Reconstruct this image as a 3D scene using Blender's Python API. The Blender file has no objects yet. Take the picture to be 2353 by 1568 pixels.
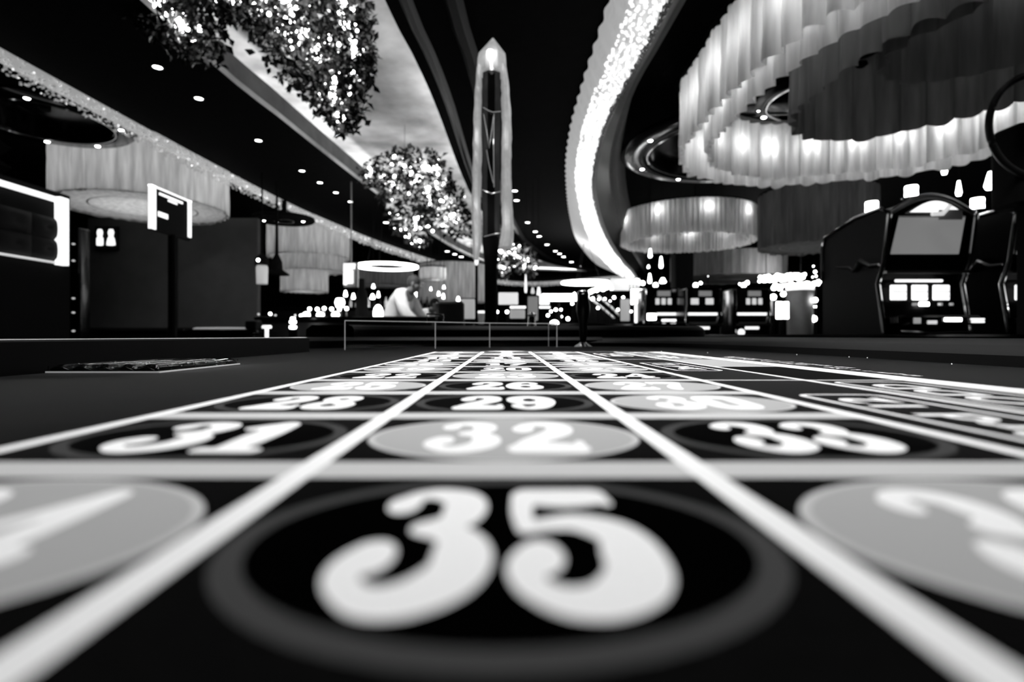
import bpy, bmesh, math, random
from mathutils import Vector, Matrix
R_=random.Random(7)
C=bpy.context.scene.collection
PI=math.pi
# ---------------------------------------------------------------- camera constants
F=1250.0; VX=1164.5; VY=772.5; CZ=0.983; FZ=0.95; H=CZ-FZ
def P(px,py,Y): return Vector(((px-VX)/F*Y, Y, CZ+(VY-py)/F*Y))
def Xp(px,Y): return (px-VX)/F*Y
def Zp(py,Y): return CZ+(VY-py)/F*Y
# ---------------------------------------------------------------- materials
M={}
def mat(name,col=.5,rough=.5,metal=0,emit=0,noise=0,nscale=8,sheen=0,bump=0,trans=0,spec=.5,coat=0,sample=True,alpha=1,ior=1.45):
    m=bpy.data.materials.new(name); m.use_nodes=True; nt=m.node_tree; b=nt.nodes['Principled BSDF']
    c=(col,col,col,1)
    b.inputs['Base Color'].default_value=c; b.inputs['Roughness'].default_value=rough; b.inputs['Metallic'].default_value=metal
    b.inputs['Specular IOR Level'].default_value=spec; b.inputs['Coat Weight'].default_value=coat; b.inputs['IOR'].default_value=ior
    b.inputs['Transmission Weight'].default_value=trans; b.inputs['Alpha'].default_value=alpha
    if sheen:
        b.inputs['Sheen Weight'].default_value=sheen; b.inputs['Sheen Roughness'].default_value=.15
        b.inputs['Sheen Tint'].default_value=(1,1,1,1)
    if emit:
        b.inputs['Emission Color'].default_value=(1,1,1,1); b.inputs['Emission Strength'].default_value=emit
    if noise or bump:
        t=nt.nodes.new('ShaderNodeTexNoise'); t.inputs['Scale'].default_value=nscale; t.inputs['Detail'].default_value=4
        co=nt.nodes.new('ShaderNodeTexCoord'); nt.links.new(co.outputs['Object'],t.inputs['Vector'])
        if noise:
            r=nt.nodes.new('ShaderNodeMapRange'); nt.links.new(t.outputs['Fac'],r.inputs['Value'])
            r.inputs['From Min'].default_value=.3; r.inputs['From Max'].default_value=.7
            r.inputs['To Min'].default_value=max(0,col*(1-noise)); r.inputs['To Max'].default_value=min(1,col*(1+noise))
            nt.links.new(r.outputs['Result'],b.inputs['Base Color'])
        if bump:
            bn=nt.nodes.new('ShaderNodeBump'); bn.inputs['Strength'].default_value=bump; nt.links.new(t.outputs['Fac'],bn.inputs['Height'])
            nt.links.new(bn.outputs['Normal'],b.inputs['Normal'])
    if not sample: m.cycles.emission_sampling='NONE'
    M[name]=m; return m
def cloth(name,col,tr,transp=.0):
    m=bpy.data.materials.new(name); m.use_nodes=True; nt=m.node_tree
    for n in list(nt.nodes): nt.nodes.remove(n)
    o=nt.nodes.new('ShaderNodeOutputMaterial'); d=nt.nodes.new('ShaderNodeBsdfDiffuse'); t=nt.nodes.new('ShaderNodeBsdfTranslucent')
    mx=nt.nodes.new('ShaderNodeMixShader'); mx.inputs[0].default_value=tr
    n=nt.nodes.new('ShaderNodeTexNoise'); n.inputs['Scale'].default_value=5; co=nt.nodes.new('ShaderNodeTexCoord')
    mp=nt.nodes.new('ShaderNodeMapping'); mp.inputs['Scale'].default_value=(3,3,.35)
    nt.links.new(co.outputs['Object'],mp.inputs['Vector']); nt.links.new(mp.outputs['Vector'],n.inputs['Vector'])
    r=nt.nodes.new('ShaderNodeMapRange'); r.inputs['From Min'].default_value=.3; r.inputs['From Max'].default_value=.7
    r.inputs['To Min'].default_value=col*.7; r.inputs['To Max'].default_value=min(.98,col*1.15)
    nt.links.new(n.outputs['Fac'],r.inputs['Value'])
    for s in (d,t): nt.links.new(r.outputs['Result'],s.inputs['Color'])
    nt.links.new(d.outputs[0],mx.inputs[1]); nt.links.new(t.outputs[0],mx.inputs[2])
    if transp:
        tp=nt.nodes.new('ShaderNodeBsdfTransparent'); m2=nt.nodes.new('ShaderNodeMixShader'); m2.inputs[0].default_value=transp
        nt.links.new(mx.outputs[0],m2.inputs[1]); nt.links.new(tp.outputs[0],m2.inputs[2]); nt.links.new(m2.outputs[0],o.inputs['Surface'])
    else: nt.links.new(mx.outputs[0],o.inputs['Surface'])
    M[name]=m; return m
mat('felt',.004,.95,sheen=.8,spec=0,noise=.15,nscale=300)
mat('print_black',.0005,.9,sheen=.35,spec=0)
mat('print_red',.40,.9,sheen=.15,spec=0)
mat('print_ring',.055,.9,sheen=.2,spec=0)
mat('print_white',.93,.85,sheen=.1,spec=0)
mat('print_line',.55,.85,sheen=.2,spec=0)
mat('leather',.003,.6,spec=.1)
mat('arm_leather',.02,.7,sheen=.12,bump=.1,nscale=60,spec=.15)
mat('lacquer',.003,.15,spec=.35)
mat('cabinet_black',.0015,.35,spec=.08)
mat('matte_black',.006,.8,spec=.1)
mat('ceiling_black',.0035,.85,spec=.05,noise=.3)
mat('satin_black',.01,.35,spec=.4)
mat('wall_dark',.01,.9,spec=.05,noise=.3,nscale=2)
mat('wall_grey',.10,.9,spec=.1,noise=.1,nscale=3)
mat('recess_paint',.62,.8,spec=.1,noise=.45,nscale=1.6)
mat('recess_band',.16,.6,spec=.2,noise=.3,nscale=3)
mat('carpet',.02,.95,noise=.5,nscale=6)
mat('chrome',.75,.12,metal=1)
mat('brushed',.35,.3,metal=1)
mat('dark_metal',.03,.35,metal=1)
mat('clear',.98,.02,trans=1,spec=.5,ior=1.2)
mat('acrylic_edge',.85,.2,emit=.2,sample=False)  # emission imitates light caught by clear acrylic edges
mat('frost',.6,.5,trans=.3,emit=.2,bump=.6,nscale=14,noise=.3,sample=False)
mat('core_glass',.012,.08,spec=.6,bump=.3,nscale=6)
mat('leaf_dark',.01,.22,spec=.7)
mat('leaf_glass',.6,.15,metal=.5,emit=.4,noise=.5,nscale=20,sample=False)  # emission stands in for light reflected by the glass
mat('leaf_glass_dim',.3,.15,metal=.5,emit=.05,noise=.7,nscale=20,sample=False)  # dimmer copy of the leaves, glow put into the material
mat('lamp',1,.5,emit=9)
mat('lamp_dot',1,.5,emit=14,sample=False)
mat('glow_soft',1,.5,emit=1.3,sample=False)  # emission tone, also brightens parts that are no lamps
mat('glow_mid',1,.5,emit=.6,sample=False)  # emission tone, also whitens lint and paints glints
mat('glow_dim',1,.5,emit=.22,sample=False)  # faint emission tone, also on plates, rails and bottles that are no lamps
mat('screen_grey',.25,.4,emit=.17,sample=False)
mat('cove',1,.5,emit=10)
mat('glow_rod',.6,.35,emit=.34,noise=.3,nscale=9,sample=True)
mat('crystal',.8,.1,metal=.6,emit=.2,bump=.3,sample=False)  # emission imitates sparkle on the crystals
mat('white_shirt',.85,.8,noise=.1)
mat('skin',.22,.6); mat('hair',.05,.7); mat('black_cloth',.01,.9)
mat('paper',.8,.7,emit=.05,sample=False)  # slight emission brightens the paper, which is no lamp
mat('plaster_grey',.3,.7,noise=.1)
mat('soffit_grey',.12,.7,noise=.1)
cloth('shade',.8,.5); cloth('shade_dim',.5,.35); cloth('shade_unlit',.22,.3)  # last cloth: same fabric with its unlit darkness put into the colour
# ---------------------------------------------------------------- mesh helpers
class MB:
    def __init__(s): s.v=[]; s.f=[]; s.m=[]; s.mats=[]
    def mi(s,name):
        if name not in s.mats: s.mats.append(name)
        return s.mats.index(name)
    def add(s,vs,fs,mt=None):
        o=len(s.v); s.v+= [tuple(v) for v in vs]; i=s.mi(mt) if mt else 0
        for f in fs: s.f.append(tuple(o+k for k in f)); s.m.append(i)
        return s
    def box(s,x0,x1,y0,y1,z0,z1,mt=None):
        return s.add([(x0,y0,z0),(x1,y0,z0),(x1,y1,z0),(x0,y1,z0),(x0,y0,z1),(x1,y0,z1),(x1,y1,z1),(x0,y1,z1)],
          [(0,3,2,1),(4,5,6,7),(0,1,5,4),(1,2,6,5),(2,3,7,6),(3,0,4,7)],mt)
    def rbox(s,x0,x1,y0,y1,z0,z1,r,mt=None,n=3):   # box with rounded vertical edges and chamfered top and bottom
        pts=[]
        for cx,cy,a0 in ((x1-r,y1-r,0),(x0+r,y1-r,90),(x0+r,y0+r,180),(x1-r,y0+r,270)):
            for k in range(n+1):
                a=math.radians(a0+90*k/n); pts.append((cx,cy,math.cos(a),math.sin(a)))
        c=min(r,(z1-z0)/2)*.5; rings=[]
        for z,rr in ((z0,r-c),(z0+c,r),(z1-c,r),(z1,r-c)): rings.append([(a+u*rr,b+v*rr,z) for a,b,u,v in pts])
        return s.loft(rings,closed=True,caps=True,mt=mt)
    def loft(s,rings,closed=False,caps=False,mt=None):
        n=len(rings[0]); vs=[p for r in rings for p in r]; fs=[]
        for i in range(len(rings)-1):
            for j in range(n if closed else n-1):
                a=i*n+j; b=i*n+(j+1)%n; fs.append((a,b,b+n,a+n))
        if caps: fs.append(tuple(range(n-1,-1,-1))); fs.append(tuple((len(rings)-1)*n+k for k in range(n)))
        return s.add(vs,fs,mt)
    def lathe(s,prof,cx=0,cy=0,n=24,mt=None,caps=True,sx=1,sy=1):
        rings=[[(cx+r*sx*math.cos(2*PI*k/n),cy+r*sy*math.sin(2*PI*k/n),z) for k in range(n)] for r,z in prof]
        return s.loft(rings,closed=True,caps=caps,mt=mt)
    def tube(s,pts,r,n=8,mt=None,caps=True):
        pts=[Vector(p) for p in pts]; rings=[]
        for i,p in enumerate(pts):
            d=(pts[min(i+1,len(pts)-1)]-pts[max(i-1,0)]).normalized()
            u=d.cross(Vector((0,0,1))) if abs(d.z)<.95 else d.cross(Vector((0,1,0)))
            u.normalize(); w=d.cross(u); rr=r[i] if isinstance(r,(list,tuple)) else r
            rings.append([p+(u*math.cos(2*PI*k/n)+w*math.sin(2*PI*k/n))*rr for k in range(n)])
        return s.loft(rings,closed=True,caps=caps,mt=mt)
    def ball(s,c,r,n=10,mt=None,sz=1):
        k=max(4,n//2); prof=[(max(1e-4,r*math.sin(PI*i/k)),c[2]-r*sz*math.cos(PI*i/k)) for i in range(k+1)]
        return s.lathe(prof,c[0],c[1],n,mt)
    def build(s,name,mt=None,parent=None,smooth=True,loc=None):
        me=bpy.data.meshes.new(name); me.from_pydata(s.v,[],s.f)
        for a in (s.mats or [mt]): me.materials.append(M[a])
        if s.mats: me.polygons.foreach_set('material_index',s.m)
        me.update()
        o=bpy.data.objects.new(name,me); C.objects.link(o)
        if parent: o.parent=parent
        if loc: o.location=loc
        if smooth:
            me.polygons.foreach_set('use_smooth',[True]*len(me.polygons))
            try: me.set_sharp_from_angle(angle=math.radians(38))
            except Exception: pass
        return o
def tag(o,label=None,cat=None,group=None,kind=None):
    if label: o['label']=label
    if cat: o['category']=cat
    if group: o['group']=group
    if kind: o['kind']=kind
    return o
def thing(name,label,cat,loc=(0,0,0),rz=0,group=None):
    o=bpy.data.objects.new(name,None); C.objects.link(o); o.location=loc; o.rotation_euler=(0,0,rz); o.empty_display_size=.1
    return tag(o,label,cat,group)
def struct(o): o['kind']='structure'; return o
def dup(r,loc,rz=None,label=None,group=None,scale=None):
    c=r.copy(); C.objects.link(c); c.location=loc
    if rz is not None: c.rotation_euler=(0,0,rz)
    if scale: c.scale=scale
    if label: c['label']=label
    if group: c['group']=group
    for ch in list(r.children):
        d=ch.copy(); C.objects.link(d); d.parent=c
        for g in list(ch.children):
            e=g.copy(); C.objects.link(e); e.parent=d
    return c
def cr(pts,n,closed=False):      # Catmull-Rom resample to n points by arc length
    pts=[tuple(map(float,p)) for p in pts]; m=len(pts); out=[]
    segs=m if closed else m-1
    for i in range(segs):
        if closed: a,b,c,d=[pts[(i+k-1)%m] for k in range(4)]
        else: a,b,c,d=pts[max(i-1,0)],pts[i],pts[i+1],pts[min(i+2,m-1)]
        for k in range(16):
            t=k/16; out.append(tuple(.5*((2*B)+(-A+Cc)*t+(2*A-5*B+4*Cc-D)*t*t+(-A+3*B-3*Cc+D)*t**3) for A,B,Cc,D in zip(a,b,c,d)))
    out.append(pts[0] if closed else pts[-1])
    L=[0]
    for i in range(1,len(out)): L.append(L[-1]+math.dist(out[i],out[i-1]))
    res=[]; j=0; cnt=n if closed else n-1
    for k in range(n):
        t=L[-1]*k/cnt
        while j<len(L)-2 and L[j+1]<t: j+=1
        u=(t-L[j])/max(1e-9,L[j+1]-L[j]); u=min(1,max(0,u)); res.append(tuple(a+(b-a)*u for a,b in zip(out[j],out[j+1])))
    return res
def offset2(pts,d,closed=False):
    n=len(pts); out=[]
    for i in range(n):
        a=pts[(i-1)%n] if closed or i>0 else pts[i]; b=pts[(i+1)%n] if closed or i<n-1 else pts[i]
        tx,ty=b[0]-a[0],b[1]-a[1]; l=math.hypot(tx,ty) or 1; out.append((pts[i][0]+ty/l*d,pts[i][1]-tx/l*d))
    return out
ORD=['first','second','third','fourth','fifth','sixth','seventh','eighth','ninth','tenth','eleventh','twelfth','thirteenth','fourteenth','fifteenth','sixteenth','seventeenth','eighteenth','nineteenth','twentieth']
def lamp_light(name,kind,loc,energy,size=.1,rot=None,**k):
    l=bpy.data.lights.new(name,kind); l.energy=energy
    if kind in('POINT','SPOT'): l.shadow_soft_size=size
    if kind=='AREA': l.size=size
    for a,b in k.items(): setattr(l,a,b)
    o=bpy.data.objects.new(name,l); C.objects.link(o); o.location=loc
    if rot: o.rotation_euler=rot
    return o
# ================================================================ ROULETTE TABLE
# glyph strokes: (x,y,r) in a box 0..w x 0..1, heavy rounded swelling numerals
GL={
'0':(.86,[[(.43,.89,.105),(.19,.80,.14),(.16,.5,.165),(.19,.20,.14),(.43,.11,.105),(.67,.20,.14),(.70,.5,.165),(.67,.80,.14),(.43,.89,.105)]]),
'1':(.62,[[(.36,.86,.14),(.36,.5,.165),(.36,.14,.14)],[(.08,.74,.06),(.20,.80,.09),(.34,.88,.11)],[(.12,.06,.06),(.60,.06,.06)]]),
'2':(.84,[[(.20,.72,.125),(.22,.74,.12),(.24,.85,.08),(.42,.92,.08),(.62,.84,.13),(.64,.68,.155),(.50,.50,.13),(.28,.32,.10),(.14,.14,.08)],[(.12,.10,.10),(.40,.14,.14),(.74,.11,.11)],[(.76,.14,.06),(.78,.27,.05)]]),
'3':(.84,[[(.20,.80,.10),(.22,.81,.10),(.27,.90,.06),(.42,.93,.07),(.60,.85,.12),(.62,.74,.14),(.56,.62,.09),(.38,.555,.055)],
          [(.38,.555,.055),(.58,.50,.09),(.66,.36,.155),(.63,.22,.14),(.46,.10,.10),(.28,.08,.075),(.14,.16,.07),(.11,.26,.10),(.17,.33,.115),(.2,.335,.12)]]),
'4':(.88,[[(.60,.88,.10),(.60,.5,.13),(.60,.13,.12)],[(.56,.90,.09),(.34,.62,.07),(.12,.36,.07)],[(.10,.33,.075),(.45,.33,.075),(.80,.33,.075)],[(.40,.05,.05),(.82,.05,.05)]]),
'5':(.86,[[(.16,.90,.095),(.40,.885,.11),(.62,.90,.095)],[(.66,.93,.055),(.70,.82,.035)],[(.13,.90,.075),(.12,.72,.07),(.13,.58,.055)],[(.13,.56,.05),(.28,.60,.06),(.46,.61,.085),(.66,.50,.13),(.68,.34,.165),(.63,.20,.14),(.46,.09,.095),(.28,.08,.075),(.14,.16,.075),(.12,.26,.10),(.18,.33,.115),(.2,.335,.12)]]),
'6':(.86,[[(.66,.76,.10),(.62,.86,.07),(.46,.92,.075),(.26,.80,.12),(.17,.5,.165),(.2,.24,.14),(.43,.10,.10),(.66,.20,.13),(.70,.34,.14),(.62,.50,.11),(.44,.56,.08),(.30,.50,.08)]]),
'7':(.82,[[(.12,.88,.11),(.42,.87,.125),(.70,.88,.11)],[(.10,.86,.06),(.08,.72,.04)],[(.72,.88,.09),(.56,.60,.11),(.40,.34,.14),(.34,.13,.13)]]),
'8':(.86,[[(.43,.91,.085),(.24,.84,.11),(.22,.70,.12),(.34,.58,.11),(.54,.46,.13),(.70,.32,.135),(.66,.16,.12),(.43,.09,.09),(.20,.16,.12),(.16,.30,.12),(.30,.46,.10),(.52,.58,.10),(.64,.70,.11),(.62,.84,.10),(.43,.91,.085)]]),
'9':(.86,[[(.20,.24,.10),(.24,.14,.07),(.40,.08,.075),(.60,.20,.12),(.69,.5,.165),(.66,.76,.14),(.43,.90,.10),(.20,.80,.13),(.16,.66,.14),(.24,.50,.11),(.42,.44,.08),(.56,.50,.08)]]),
}
import numpy as np
GM={}
def glyph_mesh(c):
    """outline of the numeral as one flat mesh: marching squares over the union of its strokes"""
    if c in GM: return GM[c]
    pts=[]
    for st in GL[c][1]:
        q=cr(st,60) if len(st)>2 else cr([st[0],tuple((a+b)/2 for a,b in zip(*st)),st[1]],40)
        pts+=q
    pts=np.array(pts); g=.021; x0,y0=-.06,-.04; nx,ny=int(1.05/g),int(1.10/g)
    X,Y=np.meshgrid(x0+g*np.arange(nx+1),y0+g*np.arange(ny+1),indexing='ij')
    f=np.full(X.shape,-9.0)
    for a,b,r in pts: f=np.maximum(f,r-np.hypot(X-a,Y-b))
    vs=[];fs=[];idx={}
    def vert(key,p):
        if key not in idx: idx[key]=len(vs); vs.append(p)
        return idx[key]
    for i in range(nx):
        for j in range(ny):
            cs=[(i,j),(i+1,j),(i+1,j+1),(i,j+1)]; v=[f[k] for k in cs]
            if max(v)<=0: continue
            poly=[]
            for k in range(4):
                a,b=cs[k],cs[(k+1)%4]; fa,fb=v[k],v[(k+1)%4]
                if fa>0: poly.append(vert(a,(x0+g*a[0],y0+g*a[1])))
                if (fa>0)!=(fb>0):
                    t=fa/(fa-fb); poly.append(vert((min(a,b),max(a,b)),(x0+g*(a[0]+(b[0]-a[0])*t),y0+g*(a[1]+(b[1]-a[1])*t))))
            if len(poly)>2: fs.append(tuple(poly))
    GM[c]=(vs,fs); return GM[c]
def number(mb,txt,cx,cy,h,wd,mt,z,gap=.03):
    W=[GL[c][0] for c in txt]; tot=sum(W)+gap*(len(txt)-1); sx=min(wd/tot,h*.95); x=-tot/2*sx
    for c,w in zip(txt,W):
        vs,fs=glyph_mesh(c)
        mb.add([(cx+x+u*sx,cy+(v-.5)*h,z) for u,v in vs],fs,mt); x+=(w+gap)*sx
tb=thing('roulette_table','long roulette table with printed number layout on dark felt and padded black rails','table',(0,0,0))
fe=MB()
# felt surface
out=[(-.42,-.25),(-.42,1.12),(-.52,1.22),(-.52,1.40),(-.40,1.60),(-.2,1.68),(.1,1.70),(.40,1.68),(.50,1.58),(.545,1.35),(.545,-.25)]
zf=FZ; n=len(out)
fe.add([(x,y,zf) for x,y in out]+[(x,y,zf-.02) for x,y in out],[tuple(range(n-1,-1,-1))]+[(i,(i+1)%n,n+(i+1)%n,n+i) for i in range(n)],'felt')
fe.f[0]=tuple(reversed(fe.f[0]))
z1=zf+.00004; z2=zf+.00008; z3=zf+.00012; z4=zf+.00016
def strip(x0,y0,x1,y1,w,mt,z):
    dx,dy=x1-x0,y1-y0; l=math.hypot(dx,dy); nx,ny=-dy/l*w/2,dx/l*w/2
    fe.add([(x0-nx,y0-ny,z),(x1-nx,y1-ny,z),(x1+nx,y1+ny,z),(x0+nx,y0+ny,z)],[(0,1,2,3)],mt)
def ell(cx,cy,a,b,mt,z,n=48,pw=1.0):
    vs=[]
    for k in range(n):
        c,s=math.cos(2*PI*k/n),math.sin(2*PI*k/n)
        vs.append((cx+a*math.copysign(abs(c)**pw,c),cy+b*math.copysign(abs(s)**pw,s),z))
    fe.add(vs,[tuple(range(n))],mt)
cols=[-4.42*H,-1.494*H,1.435*H,4.364*H]
row=lambda k:(4.065+2.74*k)*H     # k=-1..11
yN,yF=row(-1),row(11)
RED={1,3,5,7,9,12,14,16,18,19,21,23,25,27,30,32,34,36}
for k in range(12):
    r=12-k; y0,y1=row(k-1),row(k); cy=(y0+y1)/2
    for c in range(3):
        num=3*(r-1)+c+1; cx=(cols[c]+cols[c+1])/2
        if num in RED:
            ell(cx,cy,1.33*H,1.10*H,'print_line',z1); ell(cx,cy,1.27*H,1.05*H,'print_red',z2)
        else:
            ell(cx,cy,1.33*H,1.10*H,'print_ring',z1); ell(cx,cy,1.20*H,.96*H,'print_black',z2)
        number(fe,str(num),cx+.005*H,cy+.03*H,1.62*H,(1.52 if num>9 else .80)*H,'print_white',z3)
strip(cols[0],row(-1)-.15*H,cols[3],row(-1)-.15*H,.22*H,'print_line',z3)
for k in range(0,12):
    strip(cols[0],row(k),cols[3],row(k),(.48 if k<11 else .3)*H,'print_line',z3)
for c in cols: strip(c,yN,c,yF,.2*H,'print_white',z4)
# zero box at the far end
zc=(cols[0]+cols[3])/2
strip(cols[0],yF,cols[1],yF+2.4*H,.15*H,'print_line',z3); strip(cols[3],yF,cols[2],yF+2.4*H,.15*H,'print_line',z3); strip(cols[1],yF+2.4*H,cols[2],yF+2.4*H,.2*H,'print_line',z3)
ell(zc,yF+1.2*H,1.2*H,.9*H,'print_line',z1); number(fe,'0',zc,yF+1.2*H,1.6*H,.8*H,'print_white',z3)
# outside bets
xa,xb,xc0,xc1=4.364*H,6.72*H,8.85*H,9.72*H
strip(xb,yN,xb,yF,.18*H,'print_white',z4)
fe.add([(xc0,yN,z4),(xc1,yN,z4),(xc1,yF,z4),(xc0,yF,z4)],[(0,1,2,3)],'print_white')
for k in (-1,3,7,11): strip(xa,row(k),xc0,row(k),.2*H,'print_line',z3)
for k in (1,5,9): strip(xb,row(k),xc0,row(k),.2*H,'print_line',z3)
def rrect(x0,x1,y0,y1,w,r):
    pts=[]
    for cx,cy,a0 in ((x1-r,y1-r,0),(x0+r,y1-r,90),(x0+r,y0+r,180),(x1-r,y0+r,270)):
        for k in range(7):
            a=math.radians(a0+15*k); pts.append((cx+r*math.cos(a),cy+r*math.sin(a),cx+(r-w)*math.cos(a),cy+(r-w)*math.sin(a)))
    n=len(pts); fe.add([(p[0],p[1],z3) for p in pts]+[(p[2],p[3],z3) for p in pts],[(i,(i+1)%n,n+(i+1)%n,n+i) for i in range(n)],'print_white')
def text_mesh(txt,size,w=None,off=0):
    cu=bpy.data.curves.new('t','FONT'); cu.body=txt; cu.size=size; cu.align_x='CENTER'; cu.align_y='CENTER'; cu.offset=off; cu.resolution_u=3
    o=bpy.data.objects.new('t',cu); C.objects.link(o); dg=bpy.context.evaluated_depsgraph_get(); me=bpy.data.meshes.new_from_object(o.evaluated_get(dg))
    vs=[v.co.copy() for v in me.vertices]; fs=[tuple(p.vertices) for p in me.polygons]
    bpy.data.objects.remove(o); bpy.data.curves.remove(cu); bpy.data.meshes.remove(me)
    if w and vs:
        xs=[v.x for v in vs]; s=w/(max(xs)-min(xs)); m=(max(xs)+min(xs))/2
        for v in vs: v.x=(v.x-m)*s
    return vs,fs
def felt_text(txt,cx,cy,size,w):
    vs,fs=text_mesh(txt,size,w,size*.025)
    fe.add([(cx-v.y,cy+v.x,z3) for v in vs],fs,'print_white')
for ka,t in ((1,'3rd 12'),(5,'2nd 12'),(9,'1st 12')):
    cy=row(ka)+.15*H
    rrect(4.88*H,6.28*H,cy-2.35*H,cy+2.35*H,.1*H,.3*H); felt_text(t,5.6*H,cy,1.05*H,3.6*H)
for ka,t in ((0,'19-36'),(2,'ODD'),(8,'EVEN'),(10,'1-18')):
    cy=row(ka); rrect(7.0*H,8.6*H,cy-2.3*H,cy+2.3*H,.1*H,.3*H); felt_text(t,7.8*H,cy,1.2*H,3.4*H)
fe.add([(6.85*H,row(3)+.15*H,z1),(8.8*H,row(3)+.15*H,z1),(8.8*H,row(5)-.15*H,z1),(6.85*H,row(5)-.15*H,z1)],[(0,1,2,3)],'print_black')
fe.add([(6.85*H,row(5)+.15*H,z1),(8.8*H,row(5)+.15*H,z1),(8.8*H,row(7)-.15*H,z1),(6.85*H,row(7)-.15*H,z1)],[(0,1,2,3)],'print_red')
# small printed rules lettering outside the thick border (illegible in the photo)
rr=random.Random(3)
for xl,ya,yb in ((10.25,13.6,25.5),(10.75,17,26.5)):
    y=ya
    while y<yb:
        w=rr.uniform(.12,.3); 
        if rr.random()<.85:
            strip(xl*H-.14*H,y*H,xl*H+.14*H,(y+rr.uniform(-.05,.05))*H,.09*H,'print_white',z3)
            strip((xl+rr.choice((-.14,0,.14)))*H,y*H,(xl+rr.choice((-.14,0,.14)))*H,(y+w)*H,.08*H,'print_white',z3)
        y+=w+.1
fe.build('felt',None,tb,smooth=False)
# padded rails
def rail(name,path,prof,mt):
    b=MB(); n=len(path); rings=[]
    for i,p in enumerate(path):
        a=path[max(i-1,0)]; c=path[min(i+1,n-1)]; tx,ty=c[0]-a[0],c[1]-a[1]; l=math.hypot(tx,ty); nx,ny=ty/l,-tx/l
        rings.append([(p[0]+nx*u,p[1]+ny*u,v) for u,v in prof])
    b.loft(rings,closed=True,caps=True); return b.build(name,mt,tb)
rail('side_rail',[(-.41,y) for y in (1.13,.6,0,-.25)],[(0,.90),(0,FZ+.028),(.0015,FZ+.0295),(.01,FZ+.030),(.20,FZ+.030),(.235,FZ+.01),(.235,.90)],'leather')
rr2=cr([(.537,-.25),(.537,.5),(.535,1.2),(.50,1.52),(.40,1.66),(.2,1.71)],30)
rail('side_rail',rr2,[(0,.90),(0,FZ+.012),(.006,FZ+.0187),(.03,FZ+.023),(.08,FZ+.027),(.16,FZ+.0297),(.22,FZ+.028),(.26,FZ+.015),(.27,.90)],'arm_leather')
b=MB(); b.tube([(-.416,y,FZ+.0296) for y in (-.2,.5,1.13)],.0009,6); b.build('rail_trim','chrome',tb)
b=MB()
endp=cr([(-.46,1.64),(-.43,1.74),(-.34,1.79),(-.1,1.80),(.2,1.80),(.5,1.80),(.68,1.9),(.74,2.05)],30)
prof=[(0,.88),(0,CZ+.020),(-.008,CZ+.030),(-.02,CZ+.034),(-.14,CZ+.034),(-.16,CZ+.02),(-.16,.88)]
o=rail('end_rail',endp,prof,'leather')
rail('side_rail',cr([(-.525,1.19),(-.525,1.40),(-.49,1.52),(-.40,1.615),(-.2,1.69),(.1,1.71),(.3,1.70)],24),[(0,.90),(0,FZ+.020),(-.01,FZ+.028),(-.03,FZ+.0295),(-.07,FZ+.0295),(-.08,.90)],'leather')
b=MB(); b.rbox(-.6,.75,-.3,2.3,.86,FZ-.021,.1); b.build('table_body','satin_black',tb)
for x in (-.3,.45):
    for y in (.2,1.9): b=MB(); b.lathe([(.10,0),(.09,.04),(.05,.10),(.045,.75),(.09,.86)],x,y,20); b.build('leg','satin_black',tb)
# roulette wheel behind the acrylic screen
wh=thing('roulette','black roulette bowl behind the clear acrylic screen at the table end','wheel',(.1,2.18,FZ-.021))
b=MB(); b.lathe([(.30,0),(.38,.02),(.40,.05),(.395,.062),(.37,.06),(.33,.04),(.26,.03),(.25,.03)],0,0,56,caps=True); b.build('bowl','lacquer',wh)
b=MB(); b.lathe([(.245,.031),(.245,.045),(.10,.055),(.05,.07),(.0,.07)],0,0,40); b.build('rotor','brushed',wh)
b=MB(); b.lathe([(.035,.07),(.02,.09),(.012,.13),(.02,.14),(.005,.15)],0,0,20); b.build('turret','chrome',wh)
# acrylic screen: bent panels
sc=thing('acrylic_screen','low clear acrylic screen of bent panels standing on the felt before the wheel','screen')
panels=[((-.378,1.27),(-.184,1.40)),((-.184,1.40),(-.048,1.52)),((-.048,1.52),(.145,1.575)),((.145,1.575),(.128,1.66))]
for i,(a,c) in enumerate(panels):
    b=MB(); dx,dy=c[0]-a[0],c[1]-a[1]; l=math.hypot(dx,dy); nx,ny=-dy/l*.0015,dx/l*.0015
    ht=CZ-.0+.036
    vs=[(a[0]-nx,a[1]-ny,FZ+.0004),(c[0]-nx,c[1]-ny,FZ+.0004),(c[0]+nx,c[1]+ny,FZ+.0004),(a[0]+nx,a[1]+ny,FZ+.0004)]
    b.add(vs+[(x,y,ht) for x,y,_ in vs],[(0,3,2,1),(4,5,6,7),(0,1,5,4),(1,2,6,5),(2,3,7,6),(3,0,4,7)]); b.build('panel','clear',sc,smooth=False)
for x,y in ((-.378,1.27),(-.184,1.40),(-.048,1.52),(.145,1.575),(.128,1.66)):
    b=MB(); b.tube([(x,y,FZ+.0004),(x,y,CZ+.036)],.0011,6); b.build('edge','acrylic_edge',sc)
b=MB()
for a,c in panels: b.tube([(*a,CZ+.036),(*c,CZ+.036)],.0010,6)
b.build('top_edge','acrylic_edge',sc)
br=thing('chrome_bracket','small chrome bracket clipped on top of the acrylic screen','bracket')
b=MB(); b.tube([P(980,742,1.46),P(981,722,1.46),P(1019,723,1.46),P(1020,742,1.46)],.0022,8); b.build('frame','chrome',br)
b=MB(); b.tube([P(930,738,1.46),P(975,736,1.46)],.0018,6); b.build('arm','chrome',br)
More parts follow.
